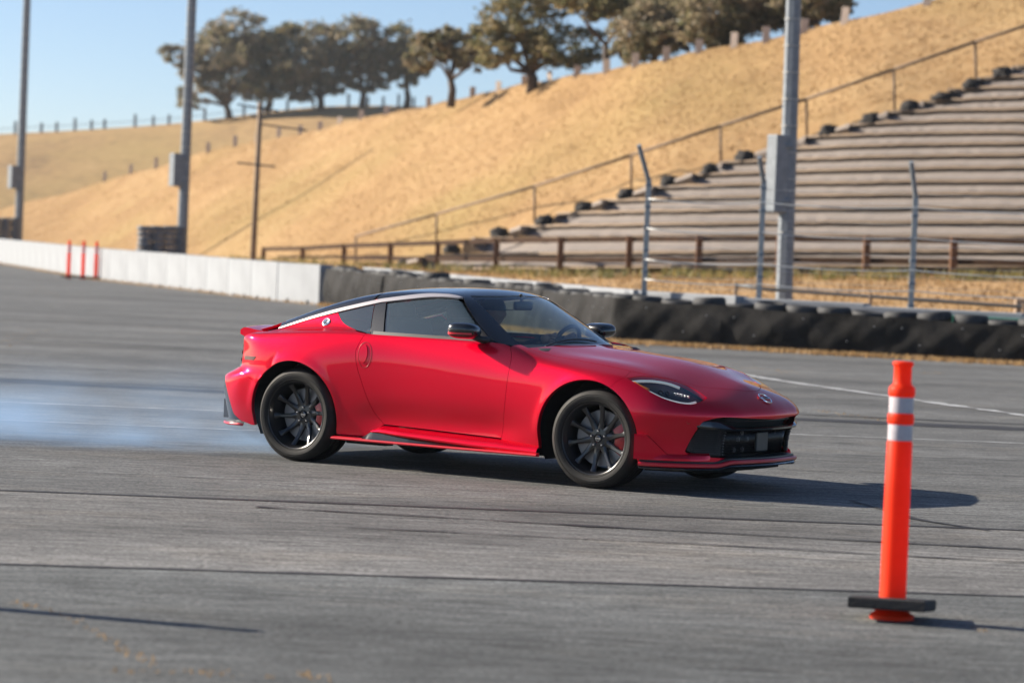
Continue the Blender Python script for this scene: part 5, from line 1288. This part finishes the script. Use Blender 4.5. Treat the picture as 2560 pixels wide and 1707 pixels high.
# headliner
hlp = topp(fc, np.vstack([smooth_path([(-.75, .0), (-.74, .5)]), smooth_path([(-.05, .46), (.02, .25), (.04, 0)])]), .85); hlm = (hlp[::-1][1:-1])*np.array([1, -1, 1])
panel('headliner', M['interior'], car, panel_data(fc, ROLL_C, np.vstack([hlp, hlm]), res=0.06, gap=0, off=-0.03, flange=0))
for sg in (-1, 1):
    mb = MB()
    Rs = lambda a: np.array([[math.cos(a), 0, math.sin(a)], [0, 1, 0], [-math.sin(a), 0, math.cos(a)]])
    mb.box((-.28, sg*.37, .50), (.50, .48, .14), bev=.045); se = mb.build('seat', M['seat'], car, smooth=True)
    mb = MB(); mb.box((-.60, sg*.37, .78), (.13, .47, .62), Rs(-.28), bev=.05); mb.build('backrest', M['seat'], se, smooth=True)
    mb = MB(); mb.box((-.725, sg*.37, 1.105), (.10, .25, .17), Rs(-.2), bev=.04); mb.build('headrest', M['seat'], se, smooth=True)
# steering wheel on the left
mb = MB(); t_ = math.radians(24); c0 = np.array([.22, .37, .905])
ex = np.array([0, 1.0, 0]); ey = np.array([math.sin(t_), 0, math.cos(t_)]); rr = .178
mb.tube([c0+rr*(math.cos(a)*ex+math.sin(a)*ey) for a in np.linspace(0, 2*math.pi, 33)], .017, 10, cap=False)
sw = mb.build('steering_wheel', M['satin_black'], car, smooth=True)
mb = MB(); mb.lathe([(0, .02), (.055, .015), (.07, -.01), (.05, -.04)], 20)
for a in (0, math.pi, -math.pi/2): mb.tube([(.05*math.cos(a), .05*math.sin(a), 0), (.17*math.cos(a), .17*math.sin(a), 0)], .015, 8)
hub = mb.build('steering_hub', M['satin_black'], sw, smooth=True)
ez = np.cross(ex, ey); hub.matrix_local = Matrix(((ex[0], ey[0], -ez[0]*-1, c0[0]), (ex[1], ey[1], ez[1], c0[1]), (ex[2], ey[2], ez[2], c0[2]), (0, 0, 0, 1)))
mb = MB(); mb.box((.07, 0.02, 1.205), (.03, .24, .065), bev=.014); mb.tube([(.06, .02, 1.22), (.045, .02, 1.29)], .012, 8); mb.build('rear_view_mirror', M['satin_black'], car, smooth=True)
mb = MB(); mb.box((.36, .37, .955), (.22, .36, .05), bev=.02); mb.build('instrument_hood', M['interior'], car, smooth=True)
# wiper
Q = topp(fc, smooth_path([(.60, -.50), (.62, -.2), (.66, .1)]), .75); mb = MB(); mb.tube([(p[0], p[1], p[2]+.012) for p in Q], .006, 6); mb.build('wiper', M['satin_black'], car, smooth=True)

# ---- wheels
def build_wheel(R, width, hub_y, spokes=10, tw=0.0):
    hw = width/2
    mb = MB()   # rim, outward = -y
    rim_p = [(.2505, hw-.014), (.2525, hw-.009), (.2500, hw-.005), (.2440, hw-.008), (.2400, hw-.024), (.2330, hw-.034), (.2295, hw-.050), (.2240, hw-.10), (.2150, -.02), (.2120, -hw+.05), (.2300, -hw+.02), (.2500, -hw+.012)]
    mb.lathe([(r, -y) for r, y in rim_p], 64, axis='y')
    rim_y = hw-.052
    for k in range(spokes):
        a = 2*math.pi*(k+.25)/spokes; V = []; F = []; n = 12
        for i in range(n+1):
            t = i/n; r = .058+(.231-.058)*t; y = hub_y+(rim_y-hub_y)*t**1.8
            w = .0150*(1-t)**2+.0118+.012*max(0, (t-.58)/.42)**2; dep = .030-.010*t; aa = a+tw*t
            for (sx, dy) in ((-1, -dep), (-1, -.006), (-.62, 0), (.62, 0), (1, -.006), (1, -dep)):
                V.append((r*math.cos(aa)-sx*w*math.sin(aa), -(y+dy), r*math.sin(aa)+sx*w*math.cos(aa)))
        m = 6
        for i in range(n):
            for j in range(m): F.append((i*m+j, i*m+(j+1) % m, (i+1)*m+(j+1) % m, (i+1)*m+j))
        mb.add(V, F)
    mb.lathe([(0, -(hub_y-.002)), (.036, -(hub_y-.002)), (.038, -(hub_y+.004)), (.066, -(hub_y+.002)), (.074, -(hub_y-.012)), (.074, -(hub_y-.05))], 40, axis='y')
    wheel = mb.build('wheel', M['rim'], car, auto=38)
    mb = MB(); mb.lathe([(0, -(hub_y+.012)), (.022, -(hub_y+.012)), (.026, -(hub_y+.008)), (.027, -(hub_y-.002))], 24, axis='y'); cap = mb.build('centre_cap', M['gloss_black'], wheel, smooth=False)
    mb = MB()
    mb.tube([(.017*math.cos(t), -(hub_y+.0125), .017*math.sin(t)) for t in np.linspace(.4, 2.75, 10)], .0016, 5); mb.tube([(.017*math.cos(t), -(hub_y+.0125), .017*math.sin(t)) for t in np.linspace(3.55, 5.9, 10)], .0016, 5); mb.box((0, -(hub_y+.0125), 0), (.040, .002, .006)); mb.build('cap_badge', M['chrome'], wheel)
    for k in range(5):
        a = 2*math.pi*k/5+.35; mb = MB(); mb.lathe([(0, -.016), (.006, -.016), (.0095, -.010), (.0105, .004)], 6, axis='y'); o_ = mb.build('lug_nut', M['chrome'], wheel); o_.location = (.0540*math.cos(a), -(hub_y+.004), .0540*math.sin(a))
    # tyre with tread grooves
    s = [(.2490, hw-.010), (.2560, hw-.001), (.2580, hw+.0025), (.2620, hw+.0035), (.2640, hw+.0015), (.2720, hw+.006), (.2950, hw+.007), (.2965, hw+.0045), (.3030, hw+.0030), (.3045, hw+.0055), (.3140, hw+.001), (R-.0150, hw-.010), (R-.0050, hw-.022), (R-.0012, hw-.040)]
    tread = []
    for g in (.062, .022, -.022, -.062):
        tread += [(R, g+.010), (R, g+.007), (R-.007, g+.005), (R-.007, g-.005), (R, g-.007), (R, g-.010)]
    prof = s+tread+[(r, -y) for r, y in reversed(s)]
    mb = MB(); mb.lathe([(r, -y) for r, y in prof], 72, axis='y'); mb.build('tyre', M['tyre'], wheel, auto=32)
    mb = MB(); mb.lathe([(.085, -(-.005)), (.085, -.012), (.193, -.012), (.193, .010), (.085, .010)], 48, axis='y'); mb.build('brake_disc', M['disc'], wheel, auto=30)
    mb = MB(); mb.lathe([(0, -.03), (.085, -.03), (.098, -.020), (.100, -.008)], 32, axis='y'); mb.build('disc_hat', M['satin_black'], wheel, auto=30)
    V = []; F = []
    for i in range(15):
        a = math.radians(-34+68*i/14); e_ = 1-.18*abs(i-7)/7
        for r, y in ((.118, .045), (.128, .052*e_), (.175, .056*e_), (.196, .045), (.206, .02), (.206, -.05), (.118, -.05)): V.append((r*math.cos(a), -(y-.012), r*math.sin(a)))
    for i in range(14):
        for j in range(7): F.append((i*7+j, i*7+(j+1) % 7, (i+1)*7+(j+1) % 7, (i+1)*7+j))
    F += [tuple(range(7)), tuple(range(14*7+6, 14*7-1, -1))]
    mb = MB(); mb.add(V, F); mb.build('brake_caliper', M['caliper'], wheel, auto=40)
    return wheel
wf = build_wheel(.343, .262, .052, 10, 0.05); wr = build_wheel(.341, .288, .030, 10, -0.07)
def place(w, x, y, z, rz=0.0): w.location = (x, y, z); w.rotation_euler = (0, 0, rz)
wf2 = copy_tree(wf, car); wr2 = copy_tree(wr, car)
place(wf, 1.262, -.772, .343, math.radians(1.0)); place(wr, -1.275, -.778, .341)
place(wf2, 1.262, .772, .343, math.pi+math.radians(1.0)); place(wr2, -1.275, .778, .341, math.pi)
for w_ in (wf2, wr2):    # keep the callipers on the leading side of the mirrored wheels
    for ch in w_.children:
        if ch.name.startswith('brake_caliper'): ch.rotation_euler = (0, math.pi, 0)

# ================================================================== DRIVER (sits inside the car)
drv = empty('person', (0, 0, 0)); drv.parent = None
drv.matrix_world = car.matrix_basis.copy()
def skinned(name, joints, edges, mat, parent, sub=2):
    me = bpy.data.meshes.new(name); me.from_pydata([j[0] for j in joints], edges, []); o = bpy.data.objects.new(name, me); COL.objects.link(o)
    sk = o.modifiers.new('skin', 'SKIN'); ss = o.modifiers.new('sub', 'SUBSURF'); ss.levels = sub; ss.render_levels = sub
    for i, j in enumerate(joints):
        r = j[1]; me.skin_vertices[0].data[i].radius = (r, r) if np.isscalar(r) else r
    me.skin_vertices[0].data[0].use_root = True
    dg = bpy.context.evaluated_depsgraph_get(); m2 = bpy.data.meshes.new_from_object(o.evaluated_get(dg)); bpy.data.objects.remove(o)
    o = bpy.data.objects.new(name, m2); COL.objects.link(o); m2.materials.clear(); m2.materials.append(mat); m2.polygons.foreach_set('use_smooth', [True]*len(m2.polygons)); o.parent = parent; return o
Yd = .37
J = [((-.34, Yd, .60), .15), ((-.40, Yd, .78), (.13, .17)), ((-.46, Yd, .93), (.10, .18)), ((-.465, Yd, 1.00), .065), ((-.455, Yd, 1.05), .055),
     ((-.45, Yd+.19, .93), .065), ((-.24, Yd+.25, .80), .05), ((.06, Yd+.17, .93), .037), ((.15, Yd+.165, .97), .034),
     ((-.45, Yd-.19, .93), .065), ((-.24, Yd-.25, .80), .05), ((.06, Yd-.17, .93), .037), ((.15, Yd-.165, .97), .034),
     ((-.05, Yd+.12, .60), .085), ((.25, Yd+.12, .52), .06), ((-.05, Yd-.12, .60), .085), ((.25, Yd-.12, .52), .06)]
E_ = [(0, 1), (1, 2), (2, 3), (3, 4), (2, 5), (5, 6), (6, 7), (7, 8), (2, 9), (9, 10), (10, 11), (11, 12), (0, 13), (13, 14), (0, 15), (15, 16)]
skinned('body', J, E_, M['shirt'], drv)
# head with nose, ears and a dark cap; hands on the rim
V = []; F = []; nu, nv_ = 24, 18
for j in range(nv_+1):
    ph = -math.pi/2+math.pi*j/nv_
    for i in range(nu):
        th = 2*math.pi*i/nu; x = math.cos(ph)*math.cos(th); y = math.cos(ph)*math.sin(th); z = math.sin(ph)
        jaw = 1-.22*max(0, -z)*(1 if x > 0 else .5); px_ = .098*x*(1+.04*x); nose = .022*math.exp(-((th if th < math.pi else th-2*math.pi)/.22)**2)*math.exp(-((z+.10)/.20)**2)
        eye = -.008*(math.exp(-(((th if th < math.pi else th-2*math.pi)-.42)/.2)**2)+math.exp(-(((th if th < math.pi else th-2*math.pi)+.42)/.2)**2))*math.exp(-((z-.08)/.12)**2)
        V.append((-.415+(px_*jaw+nose+eye), Yd+.075*y*jaw, 1.135+.118*z))
for j in range(nv_):
    for i in range(nu): F.append((j*nu+i, j*nu+(i+1) % nu, (j+1)*nu+(i+1) % nu, (j+1)*nu+i))
mesh_obj('head', V, F, M['skin'], drv, smooth=True)
V = []; F = []
for j in range(9):
    ph = .12+(math.pi/2-.12)*j/8
    for i in range(nu):
        th = 2*math.pi*i/nu; V.append((-.415+.107*math.cos(ph)*math.cos(th), Yd+.084*math.cos(ph)*math.sin(th), 1.140+.124*math.sin(ph)))
for j in range(8):
    for i in range(nu): F.append((j*nu+i, j*nu+(i+1) % nu, (j+1)*nu+(i+1) % nu, (j+1)*nu+i))
mb = MB(); mb.add(V, F); mb.prism([(-.33+.10*math.cos(t)*.9, Yd+.075*math.sin(t), 1.158) for t in np.linspace(-math.pi/2, math.pi/2, 12)], (0, 0, 0), (0, 0, .006)); mb.build('cap', M['satin_black'], drv, smooth=False)
for sg in (-1, 1):
    base_ = np.array([.155, Yd+sg*.166, .968]); mb = MB(); mb.tube([base_-np.array([.02, 0, .01]), base_+np.array([.025, -sg*.004, .004]), base_+np.array([.055, -sg*.006, .0])], [.030, .036, .030], 10)
    for q in range(4):
        z = .03-.02*q; mb.tube([base_+np.array([.045, sg*.012, z]), base_+np.array([.085, sg*.022, z]), base_+np.array([.100, sg*.002, z]), base_+np.array([.085, -sg*.022, z])], [.0095, .009, .008, .007], 7)
    mb.tube([base_+np.array([.02, -sg*.025, .02]), base_+np.array([.05, -sg*.04, .035]), base_+np.array([.075, -sg*.035, .045])], [.011, .010, .008], 7)
    mb.build('hand', M['skin'], drv, smooth=True)
tag(drv, 'driver in dark clothes and a dark cap gripping the steering wheel', 'person')

# ================================================================== DELINEATOR POSTS
def delineator(loc, label, lean=(0, 0), rz=0.0, tilt_base=True, s=1.0, group='orange delineator posts'):
    e = empty('delineator_post', loc); e.rotation_euler = (lean[0], lean[1], rz); e.scale = (s, s, s)
    tube_p = [(.0, .045), (.092, .045), (.078, .055), (.062, .075), (.0600, .105), (.0600, .30), (.0585, .56), (.0575, .802), (.0555, .806), (.0545, .812), (.0545, .888), (.0585, .892), (.0600, .898), (.0600, .925), (.0585, .932), (.0545, .936), (.0545, 1.012), (.0585, 1.018), (.0600, 1.026), (.0600, 1.045), (.057, 1.056), (.044, 1.066), (.0405, 1.075), (.0395, 1.145), (.043, 1.152), (.0475, 1.157), (.0475, 1.166), (.043, 1.171), (.030, 1.172), (.0, 1.172)]
    mb = MB(); mb.lathe(tube_p, 40); mb.build('tube', M['orange'], e, auto=45)
    for z0 in (.814, .938):
        mb = MB(); mb.lathe([(.0553, z0), (.0556, z0+.003), (.0556, z0+.069), (.0553, z0+.072)], 40); mb.build('reflective_band', M['reflective'], e, smooth=True)
    mb = MB(); mb.lathe([(.0, .004), (.10, .004), (.10, .020), (.062, .045), (.0, .046)], 32); mb.build('foot', M['orange'], e, auto=40)
    return tag(e, label, 'delineator', group), e
(_, d0) = delineator((1.775, 12.76, 0), 'tall orange delineator post with two white bands in the right foreground')
def drop_base(e, tilt):
    # octagonal rubber ring slipped over the foot
    mb = MB(); V = []; n = 4; a0 = math.radians(-62)
    prof = [(.066, .0), (.240, .0), (.246, .008), (.246, .044), (.238, .050), (.066, .052)]
    for r, z in prof:
        for k in range(n): V.append((r*math.cos(a0+2*math.pi*k/n), r*math.sin(a0+2*math.pi*k/n), z))
    m = len(prof); F = [(i*n+k, i*n+(k+1) % n, ((i+1) % m)*n+(k+1) % n, ((i+1) % m)*n+k) for i in range(m) for k in range(n)]
    mb.add(V, F); o = mb.build('rubber_base', M['rubber_base'], e); o.location = (0, 0, .046); o.rotation_euler = tilt; return o
drop_base(d0, (math.radians(-5.0), math.radians(1.0), 0))
(_, d1) = delineator((-3.45, 12.27, 0), 'orange delineator post just outside the left edge whose shadow reaches into view'); drop_base(d1, (0, 0, .3))
for i, (xd, yb, l) in enumerate([(157, 637, 'leftmost'), (190, 638, 'middle'), (220, 640, 'rightmost')]):
    d = FW + RT*(xd/0.91875-1280)/FPX + UP*(853.5-yb/0.91875)/FPX; t = -CAM_H/d[2]
    (_, dd_) = delineator((t*d[0]*(1-3.2/(t*d[1])), t*d[1]-3.2, 0), f'{l} of the three small distant orange delineator posts by the white barrier', s=1.2); drop_base(dd_, (0, 0, .2*i))

# ================================================================== TYRE SMOKE
def smoke(name, lo, hi, dens, label, seed, dirv):
    m = bpy.data.materials.new(name); m.use_nodes = True; nt = m.node_tree; L = nt.links
    for n in list(nt.nodes): nt.nodes.remove(n)
    out = nt.nodes.new('ShaderNodeOutputMaterial'); pv_ = nt.nodes.new('ShaderNodeVolumePrincipled'); pv_.inputs['Color'].default_value = (0.42, 0.66, 1.0, 1); pv_.inputs['Anisotropy'].default_value = 0.2  # blue of the skylight is put into the smoke colour
    tc = nt.nodes.new('ShaderNodeTexCoord'); mp = nt.nodes.new('ShaderNodeMapping'); mp.inputs['Scale'].default_value = (0.5, 1, 1.2); mp.inputs['Location'].default_value = (seed, 0, 0)
    nz = nt.nodes.new('ShaderNodeTexNoise'); nz.inputs['Scale'].default_value = 2.1; nz.inputs['Detail'].default_value = 4; nz.inputs['Roughness'].default_value = 0.55
    L.new(tc.outputs['Object'], mp.inputs[0]); L.new(mp.outputs[0], nz.inputs['Vector'])
    def mr(src, a, b, c, d, smooth=True):
        q = nt.nodes.new('ShaderNodeMapRange'); q.interpolation_type = 'SMOOTHSTEP' if smooth else 'LINEAR'
        for i, v in enumerate((a, b, c, d)): q.inputs[i+1].default_value = v
        L.new(src, q.inputs[0]); return q.outputs[0]
    def mul(a, b):
        q = nt.nodes.new('ShaderNodeMath'); q.operation = 'MULTIPLY'; L.new(a, q.inputs[0])
        if isinstance(b, float): q.inputs[1].default_value = b
        else: L.new(b, q.inputs[1])
        return q.outputs[0]
    sp = nt.nodes.new('ShaderNodeSeparateXYZ'); L.new(tc.outputs['Generated'], sp.inputs[0])
    n_ = mr(nz.outputs['Fac'], 0.38, 0.68, 0.04, 1.25)
    fz = mr(sp.outputs['Z'], 0.0, 1.0, 1.0, 0.0); fz = mul(fz, fz)
    fx = mul(mr(sp.outputs['X'], 0.0, 0.15, 0.55, 1.0), mr(sp.outputs['X'], 0.90, 1.0, 1.0, 0.0)); fy = mul(mr(sp.outputs['Y'], 0.0, 0.22, 0.0, 1.0), mr(sp.outputs['Y'], 0.6, 1.0, 1.0, 0.0))
    dn = mul(mul(mul(n_, fz), mul(fx, fy)), dens); L.new(dn, pv_.inputs['Density']); L.new(pv_.outputs[0], out.inputs['Volume'])
    mb = MB(); lo = np.array(lo, float); hi = np.array(hi, float); mb.box((0, 0, (hi-lo)[2]/2), hi-lo); o = mb.build(name, m, loc=((lo[0]+hi[0])/2, (lo[1]+hi[1])/2, lo[2]))
    return tag(o, label, 'smoke', kind='stuff')
smoke('tyre_smoke', (-9.0, 20.70, 0.01), (-0.80, 22.7, 0.85), 0.85, 'thin blue grey tyre smoke trailing low behind the rear wheel', 1.0, None)

# ================================================================== HAZE
m = bpy.data.materials.new('thin haze'); m.use_nodes = True; nt = m.node_tree
for n in list(nt.nodes): nt.nodes.remove(n)
out = nt.nodes.new('ShaderNodeOutputMaterial'); pv_ = nt.nodes.new('ShaderNodeVolumePrincipled'); pv_.inputs['Color'].default_value = (0.80, 0.90, 1.0, 1); pv_.inputs['Density'].default_value = 0.00013; pv_.inputs['Anisotropy'].default_value = 0.3
nt.links.new(pv_.outputs[0], out.inputs['Volume'])
mb = MB(); mb.box((0, 500, 16.3), (1840, 1640, 35.4)); tag(mb.build('haze', m), 'thin pale haze in the air over the track and hills', 'haze', kind='stuff')
